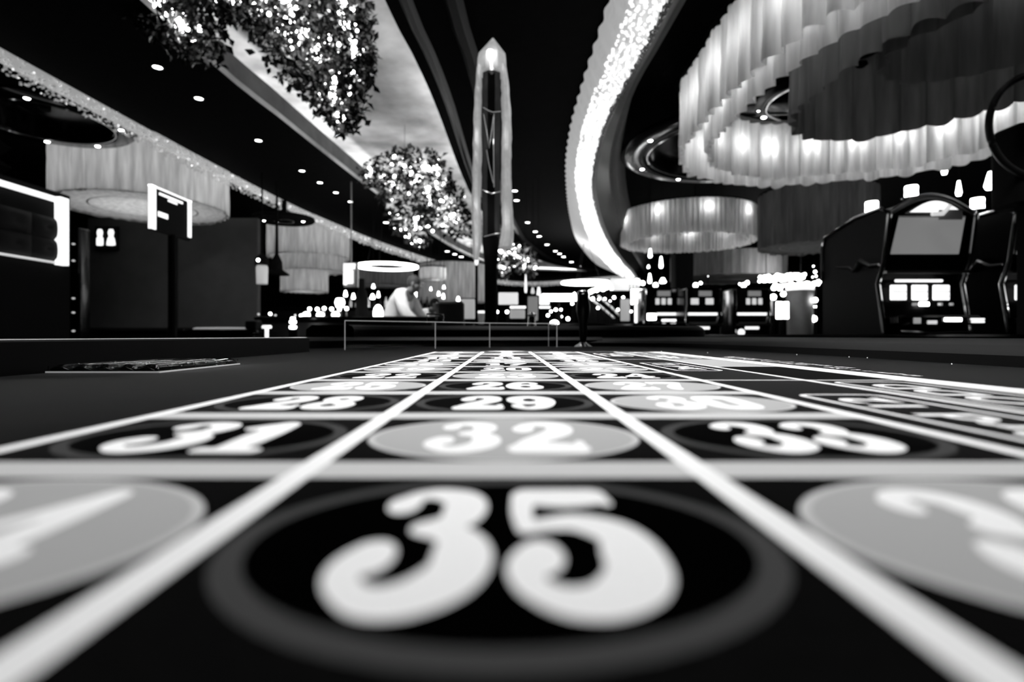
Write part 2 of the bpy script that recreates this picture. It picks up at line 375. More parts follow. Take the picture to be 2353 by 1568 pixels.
# ball marker / turret ornament
ol=thing('bottle_shaped_marker','black bottle-shaped marker on a silver cone base standing at the far felt edge','marker',(Xp(1340,1.63),1.63,FZ+.0003))
s=1.63/F
b=MB(); b.lathe([(21*s,0),(20*s,2*s),(10*s,8*s),(7*s,11*s)],0,0,28); b.build('base','brushed',ol)
b=MB(); b.lathe([(7*s,11*s),(9*s,30*s),(10*s,55*s),(15*s,78*s),(16*s,95*s),(12*s,112*s),(12*s,120*s)],0,0,28); b.build('body','satin_black',ol)
b=MB(); b.lathe([(12*s,120*s),(12.5*s,122*s),(12.5*s,127*s),(9*s,130*s),(2*s,131*s)],0,0,28); b.build('cap','chrome',ol)
# chip tray lying against the left rail
ct=thing('chip_tray','clear acrylic plaque tray with ribbed bars lying on felt by left rail','tray',(0,0,0))
b=MB(); b.box(-.408,-.308,.482,.626,FZ+.0003,FZ+.0013); b.build('base_sheet','clear',ct,smooth=False)
b=MB(); b.box(-.408,-.308,.4808,.4819,FZ+.0003,FZ+.0017); b.box(-.3079,-.3069,.4808,.626,FZ+.0003,FZ+.0017); b.build('edge_highlight','acrylic_edge',ct,smooth=False)  # bright edge lines put in by emission
for i in range(5):
    x0=-.407+i*.0198
    b=MB(); rings=[]
    for y,s0 in ((.484,.6),(.487,1),(.555,1),(.621,1),(.624,.6)):
        rings.append([(x0+.0095-.009*math.cos(PI*k/8),y,FZ+.0012+.0066*s0*math.sin(PI*k/8)**.6) for k in range(9)])
    b.loft(rings,closed=True,caps=True); b.build('clear_bar','clear',ct)
for y in (.4835,.52,.56,.60,.6235):
    b=MB(); b.box(-.4075,-.3085,y-.0008,y+.0008,FZ+.0011,FZ+.0062); b.build('divider','clear',ct,smooth=False)
for i,(px,py) in enumerate(((1831,816.5),(1993,824),(2187,838.5),(1520,808.5),(1626,812),(1951,822))):
    Y=F*H/(py-VY); b=MB(); b.ball((Xp(px,Y),Y,FZ+.0009),.0008,6)
    tag(b.build('lint_speck','glow_mid'),'%s white lint speck from the left along the right felt edge'%ORD[[3,5,0,0,0,0][i] if False else sorted([1831,1993,2187,1520,1626,1951]).index(px)],'lint','lint specks on the felt')  # specks are whitened by emission
# ================================================================ CEILING AND SHELL
def hz(h): return CZ+h
NS=70
L0=cr([(-4.3,-3),(-4.25,1),(-4.2,4),(-4.15,5.8),(-4.06,7.75),(-3.8,10.6),(-3.15,14),(-2.26,17.2),(-1.2,20.4),(-.2,23.3),(1.5,24),(4.1,21.9),(5.2,21.6)],NS)
L1=cr([(-2.7,-3),(-2.65,1),(-2.6,4.74),(-2.5,5.97),(-2.38,7.36),(-2.14,9.77),(-1.74,13.2),(-1.1,16.5),(-.1,19),(1.98,20),(3,20.1)],NS)
L2=cr([(-1.2,-3),(-1.0,1),(-.87,3.88),(-.81,4.53),(-.74,5.63),(-.67,8.06),(-.55,9.8),(-.13,13.2),(.3,15),(.92,17),(2.0,18.9),(3,20)],NS)
R0=cr([(.72,-3),(.72,1),(.72,3.88),(.71,5.06),(.73,6.35),(.87,8.05),(1.28,11),(1.87,14.1),(3.1,18.4),(4.4,20.7),(5.2,21.5)],NS)
def ribbon(b,A,za,B,zb,mt=None): b.loft([[ (x,y,za) for x,y in A],[(x,y,zb) for x,y in B]],mt=mt)
ce=MB()
XL=[(-11,-3+31*i/(NS-1)) for i in range(NS)]; XR=[(11,-3+31*i/(NS-1)) for i in range(NS)]
ribbon(ce,L0,hz(2.4),L1,hz(2.4),'ceiling_black')
ribbon(ce,L2,hz(2.4),R0,hz(2.4),'ceiling_black')
ribbon(ce,XL,hz(2.75),L0,hz(2.75),'ceiling_black'); ribbon(ce,L0,hz(2.4),L0,hz(2.75),'ceiling_black')
ribbon(ce,R0,hz(2.75),XR,hz(2.75),'ceiling_black'); ribbon(ce,R0,hz(2.4),R0,hz(2.75),'ceiling_black')
ribbon(ce,L1,hz(2.4),L1,hz(2.46),'recess_paint'); ribbon(ce,L2,hz(2.4),L2,hz(2.46),'ceiling_black')
L1o=offset2(L1,-.35); L2o=offset2(L2,.35)
L1i=offset2(L1,.12)
ribbon(ce,L1,hz(2.46),L1o,hz(2.46),'recess_paint'); ribbon(ce,L2,hz(2.46),L2o,hz(2.46),'recess_paint')
ribbon(ce,L1o,hz(2.46),L1o,hz(2.95),'recess_paint'); ribbon(ce,L2o,hz(2.46),L2o,hz(2.95),'recess_paint')
ribbon(ce,L1o,hz(2.95),L2o,hz(2.95),'recess_paint')
# far part behind the bulkhead
ce.box(5.2,11,20.5,28,hz(2.75),hz(2.8),'ceiling_black'); ce.box(-11,11,-3.1,-3,hz(2.3),hz(3),'ceiling_black')
struct(ce.build('ceiling',None))
b=MB(); b.loft([[(x,y,hz(2.53)) for x,y in offset2(L1,-.07)],[(x,y,hz(2.72)) for x,y in offset2(L1,-.07)],[(x,y,hz(2.72)) for x,y in offset2(L1,-.09)],[(x,y,hz(2.53)) for x,y in offset2(L1,-.09)]]); struct(b.build('trim_1','recess_band'))
struct(MB().loft([[(x,y,hz(2.395)) for x,y in offset2(L2,.10)],[(x,y,hz(2.36)) for x,y in offset2(L2,.13)],[(x,y,hz(2.36)) for x,y in offset2(L2,.17)],[(x,y,hz(2.395)) for x,y in offset2(L2,.20)]]).build('trim_2','satin_black'))
struct(MB().loft([[(x,y,hz(2.395)) for x,y in offset2(L2,.42)],[(x,y,hz(2.34)) for x,y in offset2(L2,.46)],[(x,y,hz(2.34)) for x,y in offset2(L2,.52)],[(x,y,hz(2.395)) for x,y in offset2(L2,.56)]]).build('trim_3','satin_black'))
# cove strips lighting the recess
for A,d0,d1,nm in ((L1,-.12,-.2,'left'),(L2,.12,.2,'right')):
    a=[p for p in offset2(A,d0) if p[1]>1]; c=[p for p in offset2(A,d1) if p[1]>1]; k=min(len(a),len(c)); a=a[:k]; c=c[:k]
    b=MB(); b.loft([[(x,y,hz(2.475)) for x,y in a],[(x,y,hz(2.475)) for x,y in c],[(x,y,hz(2.49)) for x,y in c],[(x,y,hz(2.49)) for x,y in a]],closed=False)
    b.loft([[(x,y,hz(2.49)) for x,y in a],[(x,y,hz(2.475)) for x,y in a]])
    tag(b.build('cove_light_strip','cove'),'hidden light strip along the %s lip of the bright ceiling recess'%nm,'light strip')
fl=MB(); fl.box(-11,11,-3,28,-.05,0); struct(fl.build('floor','carpet',smooth=False))
for nm,a in (('wall_left',(-11.1,-11,-3,28)),('wall_right',(11,11.1,-3,28)),('wall_back',(-11,11,27.9,28)),('wall_front',(-11,11,-3.1,-3))):
    b=MB(); b.box(*a,0,hz(2.8)); struct(b.build(nm,'wall_dark',smooth=False))
# downlights
def downlight(px,py,label,group,h=2.4,sz=1):
    Y=F*h/(VY-py); x=Xp(px,Y); r=.05*sz
    t=thing('downlight',label,'ceiling light',(x,Y,hz(h)),0,group)
    b=MB(); b.lathe([(r*1.35,.0),(r*1.3,-.008),(r,-.010),(r,.0)],0,0,20,caps=False); b.build('trim_ring','satin_black',t)
    b=MB(); b.lathe([(r*.98,-.003),(r*.9,-.007),(.001,-.007)],0,0,20); b.build('lens','lamp_dot',t)
    return t
dl=[(362,153),(457,225),(594,322),(694,392),(735,419),(772,442),(805,463),(887,511),(909,524),(930,534),(1028,577.5),(1045,584),(1060,590)]
for i,(x,y) in enumerate(dl):
    downlight(x,y,'%s downlight from the left in the long row on the left bulkhead'%ORD[i],'downlights along the left bulkhead',sz=.8+.05*i if i>6 else .8)
dr=[(1183,438),(1187,460),(1212,511),(1230,532),(1239,543),(1257,562),(1276,577),(1286,583),(1295,590),(1313,602),(1331,612)]
for i,(x,y) in enumerate(dr):
    downlight(x,y,'%s downlight from the top in the curving row right of the crystal lamp'%ORD[i],'downlights on the curving bulkhead',sz=.9+.05*i)
# crystal fringe hung from left edge of bulkhead
def fringe(curve,h0,drop,name,label,y0,y1,seed,mt='crystal',per=.035):
    r=random.Random(seed); b=MB(); t=thing(name,label,'crystal fringe')
    pts=cr(curve,1500); pts=[p for p in pts if y0<p[1]<y1]
    for i in range(0,len(pts)):
        x,y=pts[i]
        for k in range(4):
            zz=hz(h0)-drop*(k+r.random())/4; s=r.uniform(.012,.026)*(1 if y<12 else 1.6); xx=x+r.uniform(-.03,.03)
            c=Vector((xx,y+r.uniform(-.02,.02),zz)); u=Vector((r.uniform(-1,1),r.uniform(-1,1),r.uniform(-1,1))).normalized(); v=u.orthogonal().normalized(); w=u.cross(v)
            b.add([c+u*s,c+v*s*.6,c+w*s*.6,c-v*s*.6,c-w*s*.6,c-u*s],[(0,1,2),(0,2,3),(0,3,4),(0,4,1),(5,2,1),(5,3,2),(5,4,3),(5,1,4)])
    tag(b.build('crystal_drops',mt,t,smooth=False),kind='stuff')
    return t,pts
t,pts=fringe(offset2(L0,-.04),2.40,.20,'crystal_fringe','long sparkling crystal fringe edging the black bulkhead on the left',2,24.5,5)
b=MB(); b.loft([[(x,y,hz(2.41)) for x,y in offset2(pts[::20],.0)],[(x,y,hz(2.28)) for x,y in offset2(pts[::20],0)]]); b.build('backing_band','glow_dim',t)
b=MB(); r=random.Random(9)
for x,y in pts[::9]:
    if r.random()<.6: b.ball((x-.0+.03,y,hz(2.40)-r.uniform(.02,.17)),.009*(1 if y<8 else 1.6),6)
tag(b.build('tiny_bulbs','glow_soft',t),kind='stuff')
# curved glass curtain of light
CT=cr([(.70,1),(.72,3.88),(.71,5.06),(.73,6.35),(.87,8.05),(1.28,11),(1.87,14.1),(3.1,18.4),(4.3,20.6)],500)
CBt=cr([(.86,.8),(.855,2.91),(.84,3.8),(.826,4.67),(.948,6.05),(1.2,7.45),(1.75,9.7),(2.6,12.6),(3.5,15.3),(4.4,18.2)],500)
cu=thing('light_curtain','brilliant curving curtain of lit glass tubes sweeping along the ceiling','chandelier')
b=MB(); rows=[]
for s in range(7):
    f=s/6; rw=[]
    for i in range(500):
        a,c=CT[i],CBt[i]; x=a[0]+(c[0]-a[0])*f; y=a[1]+(c[1]-a[1])*f
        z=hz(2.38)+(1.80-2.38)*f; k=.010*math.sin(i*PI/3.0)*(1-.3*f)
        rw.append((x-k,y,z+k*.5-.05*math.sin(PI*f)))
    rows.append(rw)
b.loft(rows); b.build('glass_tubes','glow_rod',cu)
b=MB(); b.loft([[(x+.05,y+.05,hz(2.38)) for x,y in CT[::5]],[(x+.06,y+.03,hz(1.84)) for x,y in CBt[::5]],[(x+.30,y-.05,hz(2.2)) for x,y in CBt[::5]]]); b.build('backing','satin_black',cu)
r=random.Random(4)
b=MB()
for i in range(0,499):
    for f in (.55,.68,.8,.9,1.0):
        a,c=CT[i],CBt[i]; x=a[0]+(c[0]-a[0])*f; y=a[1]+(c[1]-a[1])*f+r.uniform(-.02,.02); z=hz(2.38)-.58*f-.03
        s=r.uniform(.010,.020)*(.7+y/9); c=Vector((x-.03+r.uniform(-.015,.015),y,z)); u=Vector((r.uniform(-1,1),r.uniform(-1,1),r.uniform(-1,1))).normalized(); v=u.orthogonal(); w=u.cross(v)
        b.add([c+u*s,c+v*s*.6,c+w*s*.6,c-v*s*.6,c-w*s*.6,c-u*s],[(0,1,2),(0,2,3),(0,3,4),(0,4,1),(5,2,1),(5,3,2),(5,4,3),(5,1,4)])
tag(b.build('crystal_beads','glow_soft',cu,smooth=False),kind='stuff')
b=MB(); # chain along lower edge
for i in range(0,499,2):
    x,y=CBt[i]; 
    if y>14: break
    s=.02; b.tube([(x+s*math.cos(a)*.6+.01,y+s*math.sin(a),hz(1.775)) for a in [k*PI/4 for k in range(9)]],.004,4,caps=False)
tag(b.build('chain_edge','chrome',cu),kind='stuff')
# grey soffit lip right of the curtain
G1=offset2(CBt[::8],.16); G2=offset2(CBt[::8],.26)
struct(MB().loft([[(x,y,hz(2.32)) for x,y in offset2(CBt[::8],.08)],[(x,y,hz(2.05)) for x,y in G1],[(x,y,hz(2.08)) for x,y in G2],[(x,y,hz(2.5)) for x,y in offset2(CBt[::8],.4)]]).build('trim_4','soffit_grey'))
# ================================================================ FABRIC DRUMS AND RINGS
def pleat_wall(curve,z0,z1,mt,amp=.03,pitch=.1,seed=1,hem=.02,parent=None,name='pleated_wall',per=10):
    """closed plan curve -> hanging pleated cloth wall"""
    L=sum(math.dist(curve[i],curve[(i+1)%len(curve)]) for i in range(len(curve)))
    npl=max(12,int(L/pitch)); n=npl*per; c=cr(curve,n,True); r=random.Random(seed)
    A=[amp*r.uniform(.6,1.3) for _ in range(npl)]; sag=[r.uniform(-hem,hem) for _ in range(npl)]
    out=offset2(c,1,True); rings=[]
    for f in (0,.25,.5,.75,1):
        rg=[]
        for i in range(n):
            p=i//per; u=(i%per)/per; d=A[p]*abs(math.sin(PI*u))*(1+.25*f)+.004*math.sin(9*f+p*2.3)
            nx,ny=out[i][0]-c[i][0],out[i][1]-c[i][1]
            z=z1+(z0-z1)*f+(sag[p]*math.sin(PI*u) if f==1 else 0)
            rg.append((c[i][0]+nx*d,c[i][1]+ny*d,z))
        rings.append(rg)
    b=MB(); b.loft(rings,closed=True); o=b.build(name,mt,parent)
    return o
def circ(cx,cy,R,n=48,sx=1,sy=1): return [(cx+R*sx*math.cos(-2*PI*k/n),cy+R*sy*math.sin(-2*PI*k/n)) for k in range(n)]
def disc(b,cx,cy,r0,r1,z,n=64,mt=None):
    b.loft([[(cx+r*math.cos(2*PI*k/n),cy+r*math.sin(2*PI*k/n),zz) for k in range(n)] for r,zz in ((r0,z),(r1,z))],closed=True,mt=mt)
def drum(name,label,px,Y,Rr,pn,pt,mt='shade',closed=True,energy=30,nl=4,pitch=.1,amp=.02,group=None,hb=None,ht=None,lowlight=.5):
    """px centre column, pn near bottom rim row"""
    x=Xp(px,Y); zb=hb if hb else Zp(pn,Y-Rr); zt=ht if ht else Zp(pt,Y-Rr)
    t=thing(name,label,'chandelier',(0,0,0),0,group)
    pleat_wall([(a,c) for a,c in circ(x,Y,Rr)],zb,zt,mt,amp,pitch,seed=int(px),parent=t,name='outer_shade')
    if closed:
        b=MB(); disc(b,x,Y,.001,Rr*.97,zb+.03); df=b.build('diffuser',mt,t)
        b=MB(); disc(b,x,Y,Rr*.60,Rr*.62,zb+.024); disc(b,x,Y,Rr*.955,Rr*.975,zb+.024); b.build('diffuser_seam','plaster_grey',df)
    else:
        pleat_wall(circ(x,Y,Rr-.16),zb+.01,zt,mt,amp*.8,pitch*.8,seed=int(px)+3,parent=t,name='inner_shade')
    b=MB(); b.lathe([(Rr*.98,zt),(Rr*.98,zt+.03),(Rr*.9,zt+.03)],x,Y,64,caps=False); disc(b,x,Y,.001 if closed else Rr-.17,Rr*.98,zt+.01); b.build('top_frame','matte_black',t)
    b=MB()
    for k in range(3):
        a=2*PI*k/3+.4; b.tube([(x+Rr*.6*math.cos(a),Y+Rr*.6*math.sin(a),zt),(x+Rr*.6*math.cos(a),Y+Rr*.6*math.sin(a),hz(2.75))],.01,6)
    b.build('hanger','matte_black',t)
    for k in range(nl):
        a=2*PI*k/nl+.5; rr=Rr*.40 if closed else Rr-.08
        l=lamp_light('shade_light','POINT',(x+rr*math.cos(a),Y+rr*math.sin(a),zt-(zt-zb)*(.35 if closed else lowlight)),energy/nl,.05); l.parent=t
    return t,x,zb,zt
drum('drum_chandelier','big closed fabric drum chandelier above the table sign on the left',333,8.0,1.11,436,285,energy=30,nl=6,amp=.03,pitch=.17)
t,x,zb,zt=drum('tiered_chandelier','three-tiered fabric drum chandelier hanging behind the black disc on the left',710,12.5,.9,580,490,energy=16,nl=4,amp=.02,pitch=.15)
for i,(dx,rr,za,zc) in enumerate(((.12,.70,zb+.02,Zp(617,11.8)),(-.1,.52,Zp(617,11.8)+.02,Zp(668,12))) ):
    pleat_wall(circ(x+dx,12.5,rr),zc,za,'shade',.015,.12,seed=i+20,parent=t,name='tier_shade')
    b=MB(); disc(b,x+dx,12.5,.001,rr*.98,zc+.02); b.build('diffuser','shade',t)
    l=lamp_light('shade_light','POINT',(x+dx,12.5,(za+zc)/2),3,.08); l.parent=t
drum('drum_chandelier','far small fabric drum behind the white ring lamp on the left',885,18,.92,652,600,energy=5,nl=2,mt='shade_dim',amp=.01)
drum('drum_chandelier','tall pale fabric drum just left of the crystal lamp pole',1040,15.5,.95,690,600,energy=9,nl=3,amp=.012)
drum('drum_chandelier','small bright fabric drum half hidden under the crystal fringe left of the pole',995,13.5,.33,642,612,energy=4,nl=1,amp=.01)
drum('ring_chandelier','open fabric ring chandelier right of the curving light curtain',1578,10.6,1.27,531,452,closed=False,energy=21,nl=9,amp=.022,pitch=.085,lowlight=.25)
drum('drum_chandelier','dim unlit fabric drum hanging below the big oval chandelier',1875,8.5,.83,548,410,mt='shade_unlit',energy=5,nl=3,amp=.03,pitch=.13)
drum('drum_chandelier','dim far fabric drum above the small slot machines',1670,15,1.5,628,570,mt='shade_unlit',energy=3,nl=1,amp=.02,pitch=.2)
# big oval chandelier
big=thing('oval_chandelier','huge oval double-walled pleated fabric chandelier filling the upper right','chandelier')
OUT=[(1.60,4.4),(1.66,5.1),(2.05,5.75),(2.8,6.12),(3.5,5.95),(4.15,5.7),(4.5,5.2),(4.75,4.3),(4.6,3.2),(3.9,2.4),(2.9,2.1),(2.1,2.45),(1.72,3.0),(1.60,3.7)]
def inset(c,d): return offset2(cr(c,60,True),d,True)
HB=hz(1.69); HT=hz(2.30)
def orient(c):   # make clockwise so that offset2(+) is outward consistently
    a=sum(c[i][0]*c[(i+1)%len(c)][1]-c[(i+1)%len(c)][0]*c[i][1] for i in range(len(c)))
    return c if a>0 else c[::-1]
OUT=orient(OUT)
pleat_wall(OUT,HB,HT,'shade',.055,.15,11,parent=big,name='outer_shade')
INN=inset(OUT,-.24)
pleat_wall(INN,HB+.02,HT,'shade',.045,.14,12,parent=big,name='inner_shade')
b=MB(); o1=cr(OUT,120,True); o2=offset2(o1,-.28,True); b.loft([[(x,y,HT+.01) for x,y in o1],[(x,y,HT+.01) for x,y in o2]],closed=True); b.loft([[(x,y,HT-.02) for x,y in offset2(o1,.05,True)],[(x,y,HT+.04) for x,y in offset2(o1,.05,True)]],closed=True); b.build('top_frame','satin_black',big)
for i,p in enumerate(cr(offset2(o1,-.12,True),26,True)):
    l=lamp_light('shade_light','POINT',(p[0],p[1],HB+.36),2.7,.07); l.parent=big
# inner ovals, cloth darkened to look unlit
for nm,cc,zb_,seed,mt in (('middle_shade',[(2.25,4.2),(2.6,4.62),(3.05,4.66),(3.4,4.3),(3.7,3.85),(3.95,3.2),(3.6,2.6),(2.9,2.45),(2.4,2.8),(2.2,3.4)],HB+.0,13,'shade_unlit'),
                      ('centre_shade',[(2.45,3.5),(2.75,3.72),(3.1,3.6),(3.45,3.3),(3.5,2.9),(3.1,2.65),(2.65,2.75),(2.45,3.1)],HB+.05,14,'shade_unlit')):
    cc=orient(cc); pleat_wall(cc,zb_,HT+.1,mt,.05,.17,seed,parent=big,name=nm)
    b=MB(); q=cr(cc,60,True); b.loft([[(x,y,HT+.11) for x,y in q],[(x,y,HT+.11) for x,y in offset2(q,-.2,True)]],closed=True); b.build('shade_frame','satin_black',big)
    for p in cr(offset2(cr(cc,60,True),-.12,True),5,True):
        l=lamp_light('shade_light','POINT',(p[0],p[1],HT),.35,.04); l.parent=big
b=MB()
for x,y in ((2.2,4.8),(3.9,5.3),(2.3,3.0),(4.2,3.2)): b.tube([(x,y,HT),(x,y,hz(2.75))],.012,6)
b.build('hanger','matte_black',big)
# glossy ring fixtures
def gloss_ring(name,label,x,Y,Rr,z,ri=.72,lampsn=6,seed=1,th=.07,mt='lacquer'):
    t=thing(name,label,'ceiling fixture')
    b=MB(); b.lathe([(Rr,z+th),(Rr+.01,z+th*.4),(Rr*.97,z),(Rr*(ri+.06),z-.005),(Rr*ri,z+th*.5),(Rr*ri,z+th*2.2)],x,Y,72,caps=False); b.build('ring_body',mt,t)
    b=MB(); b.lathe([(Rr*ri*.999,z+th*2),(.001,z+th*2.4)],x,Y,72,caps=False); b.build('centre_plate','lacquer',t)
    b=MB(); b.tube([(x+Rr*(ri+.02)*math.cos(k*PI/32),Y+Rr*(ri+.02)*math.sin(k*PI/32),z+.0) for k in range(65)],.010,6,caps=False); b.build('chrome_trim','chrome',t)
    b=MB(); b.lathe([(.05,z+th*2),(.05,hz(2.76))],x,Y,10); b.build('stem','matte_black',t)
    r=random.Random(seed)
    for k in range(lampsn):
        a=2*PI*k/lampsn+r.uniform(-.3,.3); q=Rr*(ri+1)/2
        b=MB(); b.lathe([(.028,z-.004),(.02,z-.012),(.001,z-.013)],x+q*math.cos(a),Y+q*math.sin(a),12); b.build('spot','lamp_dot',t)
    return t
gloss_ring('ring_fixture','glossy black ceiling ring under the crystal fringe at the left edge',-5.05,5.95,.83,hz(2.33),.74,5,2)
gloss_ring('ring_fixture','black ceiling disc ring above the tiered fabric drum',Xp(652,9.6),9.6,.515,hz(2.03),.3,2,5,.06,'matte_black')
gloss_ring('ring_fixture','glossy black ceiling ring between the light curtain and the oval chandelier',2.95,6.85,1.47,hz(2.33),.76,9,4)
gloss_ring('ring_fixture','small chrome-edged ring seen through the oval chandelier',3.15,5.35,.66,hz(2.32),.8,3,8,.06)
def ring_lamp(label,px,py,Y,wpx,tpx,ri,ht):
    x=Xp(px,Y); z=Zp(py,Y); Rr=wpx/F*Y/2; rt=tpx/F*Y/2
    t=thing('ring_lamp',label,'pendant lamp')
    b=MB(); b.lathe([(Rr,z+rt),(Rr,z-rt),(Rr*ri,z-rt),(Rr*ri,z+rt),(Rr,z+rt)],x,Y,56,caps=False); b.build('glowing_ring','lamp',t)
    b=MB()
    for k in range(3):
        a=k*2*PI/3; b.tube([(x+(Rr*(1+ri)/2)*math.cos(a),Y+(Rr*(1+ri)/2)*math.sin(a),z+rt),(x,Y,hz(ht))],.004,4)
    b.build('cable','matte_black',t)
ring_lamp('white glowing ring lamp hanging over the white-shirted man',889,613,9,143,4,.72,2.95)
ring_lamp('flat white glowing ring lamp right of the crystal lamp',1345,650,13,110,4,.3,2.4)
# ================================================================ CRYSTAL GARLANDS
def garland(label,paths,Y,seed,leaf=.05,dens=1.0,gm='leaf_glass',gp=.5,cw=.35):
    """paths: list of (list of (px,py,halfwidth_px)), glow centres"""
    t=thing('crystal_garland',label,'chandelier'); r=random.Random(seed)
    dark=MB(); gls=MB(); bul=MB(); stem=MB()
    for path in paths:
        pts=cr(path,max(20,int(len(path)*14)))
        stem.tube([P(p[0],p[1],Y) for p in pts[::3]],.012,6)
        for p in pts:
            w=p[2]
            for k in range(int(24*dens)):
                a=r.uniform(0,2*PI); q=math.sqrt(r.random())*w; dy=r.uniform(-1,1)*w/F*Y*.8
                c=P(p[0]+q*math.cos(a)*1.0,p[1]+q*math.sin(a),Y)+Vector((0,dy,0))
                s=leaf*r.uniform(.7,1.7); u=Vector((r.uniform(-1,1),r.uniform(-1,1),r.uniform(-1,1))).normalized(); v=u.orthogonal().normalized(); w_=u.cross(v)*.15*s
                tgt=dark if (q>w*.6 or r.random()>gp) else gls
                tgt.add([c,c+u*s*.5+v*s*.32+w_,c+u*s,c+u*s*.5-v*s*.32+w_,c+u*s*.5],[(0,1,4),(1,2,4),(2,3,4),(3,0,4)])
            cq=(r.gauss(0,cw)*w,r.gauss(0,cw)*w)
            for k in range(int(r.choice((0,0,1,3,7))*dens)):
                q=abs(r.gauss(0,.18))*w; a=r.uniform(0,2*PI); c=P(p[0]+cq[0]+q*math.cos(a),p[1]+cq[1]+q*math.sin(a),Y)+Vector((0,-w/F*Y*r.uniform(.0,.8),0))
                bul.ball(c,leaf*r.choice((.04,.06,.08,.12,.22,.3)),6)  # small emissive balls also paint glints on the crystals
    stem.build('stem','dark_metal',t)
    top=paths[0][len(paths[0])//2]; pt=P(top[0],top[1],Y)
    b=MB(); b.tube([pt,(pt.x,pt.y,hz(2.95))],.003,6); b.build('hanger','dark_metal',t)
    tag(dark.build('dark_leaves','leaf_dark',t,smooth=False),kind='stuff')
    tag(gls.build('glass_leaves',gm,t,smooth=False),kind='stuff')
    tag(bul.build('bulbs','lamp_dot',t),kind='stuff')
    for path in paths:
        for p in path[::2]:
            l=lamp_light('garland_light','POINT',P(p[0],p[1],Y)+Vector((0,-.05,0)),1.0*(Y/4)**2,.03); l.parent=t
    return t
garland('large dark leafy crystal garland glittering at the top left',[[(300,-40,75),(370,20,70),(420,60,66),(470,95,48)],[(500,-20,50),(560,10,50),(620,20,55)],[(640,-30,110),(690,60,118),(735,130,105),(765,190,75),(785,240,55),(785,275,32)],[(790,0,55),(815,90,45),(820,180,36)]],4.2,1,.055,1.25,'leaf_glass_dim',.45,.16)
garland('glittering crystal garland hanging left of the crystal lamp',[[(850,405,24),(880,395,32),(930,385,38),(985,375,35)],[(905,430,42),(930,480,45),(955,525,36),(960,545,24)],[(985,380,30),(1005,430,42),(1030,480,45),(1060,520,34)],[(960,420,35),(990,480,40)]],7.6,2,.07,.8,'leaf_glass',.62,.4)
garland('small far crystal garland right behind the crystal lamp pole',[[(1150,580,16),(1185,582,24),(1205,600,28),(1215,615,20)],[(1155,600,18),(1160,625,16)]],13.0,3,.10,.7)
# ================================================================ CRYSTAL LAMP ON A POLE
cl=thing('crystal_floor_lamp','tall rough quartz crystal lamp on a black pole behind the table','lamp',(0,0,0)); YC=3.4
def prism(sections,name,mt,parent,jit,seed,Yc=YC,n=8):
    r=random.Random(seed); b=MB(); rings=[]; m=len(sections)
    for py,x0,x1,dep in sections:
        rg=[]
        a=P(x0,py,Yc); c=P(x1,py,Yc); cx=(a.x+c.x)/2; hw=(c.x-a.x)/2
        for k in range(n):
            an=2*PI*k/n+PI/n; rr=1/max(abs(math.cos(an)),abs(math.sin(an)))**.8
            rg.append((cx+hw*math.cos(an)*rr*.92*(1+r.uniform(-jit,jit)),Yc+dep*math.sin(an)*rr*.9*(1+r.uniform(-jit,jit)),a.z+r.uniform(-.004,.004)))
        rings.append(rg)
    b.loft(rings,closed=True,caps=True); return b.build(name,mt,parent,smooth=False)
def subd(sec,k):
    return [s for s in cr(sec,k)]
prism(subd([(158,1096,1108,.07),(215,1091,1107,.08),(250,1089,1107,.08),(330,1087,1107,.085),(420,1085,1106,.085),(500,1084,1105,.085),(565,1086,1106,.07),(596,1088,1099,.03)],26),'left_crystal_wall','frost',cl,.13,1)
prism(subd([(158,1152,1165,.07),(215,1151,1172,.08),(300,1152,1176,.085),(400,1152,1175,.085),(480,1151,1179,.085),(530,1151,1182,.085),(570,1146,1178,.07)],26),'right_crystal_wall','frost',cl,.13,2)
prism([(170,1094,1168,.085),(140,1095,1166,.09),(128,1098,1164,.085),(88,1131,1133.5,.002)],'pointed_tip','frost',cl,.02,3)
prism(subd([(160,1107,1152,.05),(300,1107,1152,.055),(450,1106,1151,.055),(548,1107,1151,.05)],10),'dark_hollow','core_glass',cl,.03,4)  # dark glass prism stands in for the unlit hollow
r=random.Random(6)
for seq in ([(1110,247),(1122,254),(1133,258),(1151,256)],[(1111,262),(1118,300),(1124,340),(1130,300),(1134,268)],[(1135,262),(1134,330),(1135,430)],[(1107,436),(1130,445),(1151,440)],[(1112,544),(1135,538),(1150,536)],[(1118,345),(1124,380),(1133,420)]):
    b=MB(); b.tube([P(x,y,YC-.062) for x,y in seq],.0020,5); b.build('fracture_line','crystal',cl)
b=MB(); b.ball(P(1126,122,YC-.08),.024,12); b.build('tip_bulb','glow_soft',cl)
b=MB(); b.tube([P(1128,135,YC-.07),P(1130,160,YC-.07)],.009,8); b.build('tip_rod','glow_soft',cl)
b=MB(); b.lathe([(.055,Zp(545,YC)),(.050,Zp(570,YC)),(.040,Zp(610,YC)),(.038,.06)],P(1128,0,YC).x,YC,20); b.build('pole','matte_black',cl)
b=MB(); b.lathe([(.22,0),(.22,.02),(.05,.06),(.04,.08)],P(1128,0,YC).x,YC,32); b.build('base','matte_black',cl)
l=lamp_light('tip_light','POINT',P(1127,112,YC-.13),.35,.02); l.parent=cl
for x,y in ((1104,300),(1155,300),(1104,470),(1155,500),(1100,560)):
    l=lamp_light('crystal_fill_light','POINT',P(x,y,YC-.14),.15,.02); l.parent=cl  # added point lights before the crystal, brightening its walls
sl=thing('slim_candle_lamp','slim glowing candle lamp on a thin black stand left of the thick pole','lamp')
x=Xp(1095,3.9); b=MB(); b.lathe([(.012,Zp(575,3.9)),(.016,Zp(585,3.9)),(.014,Zp(605,3.9)),(.006,Zp(610,3.9))],x,3.9,10); b.build('glass_tube','glow_soft',sl)
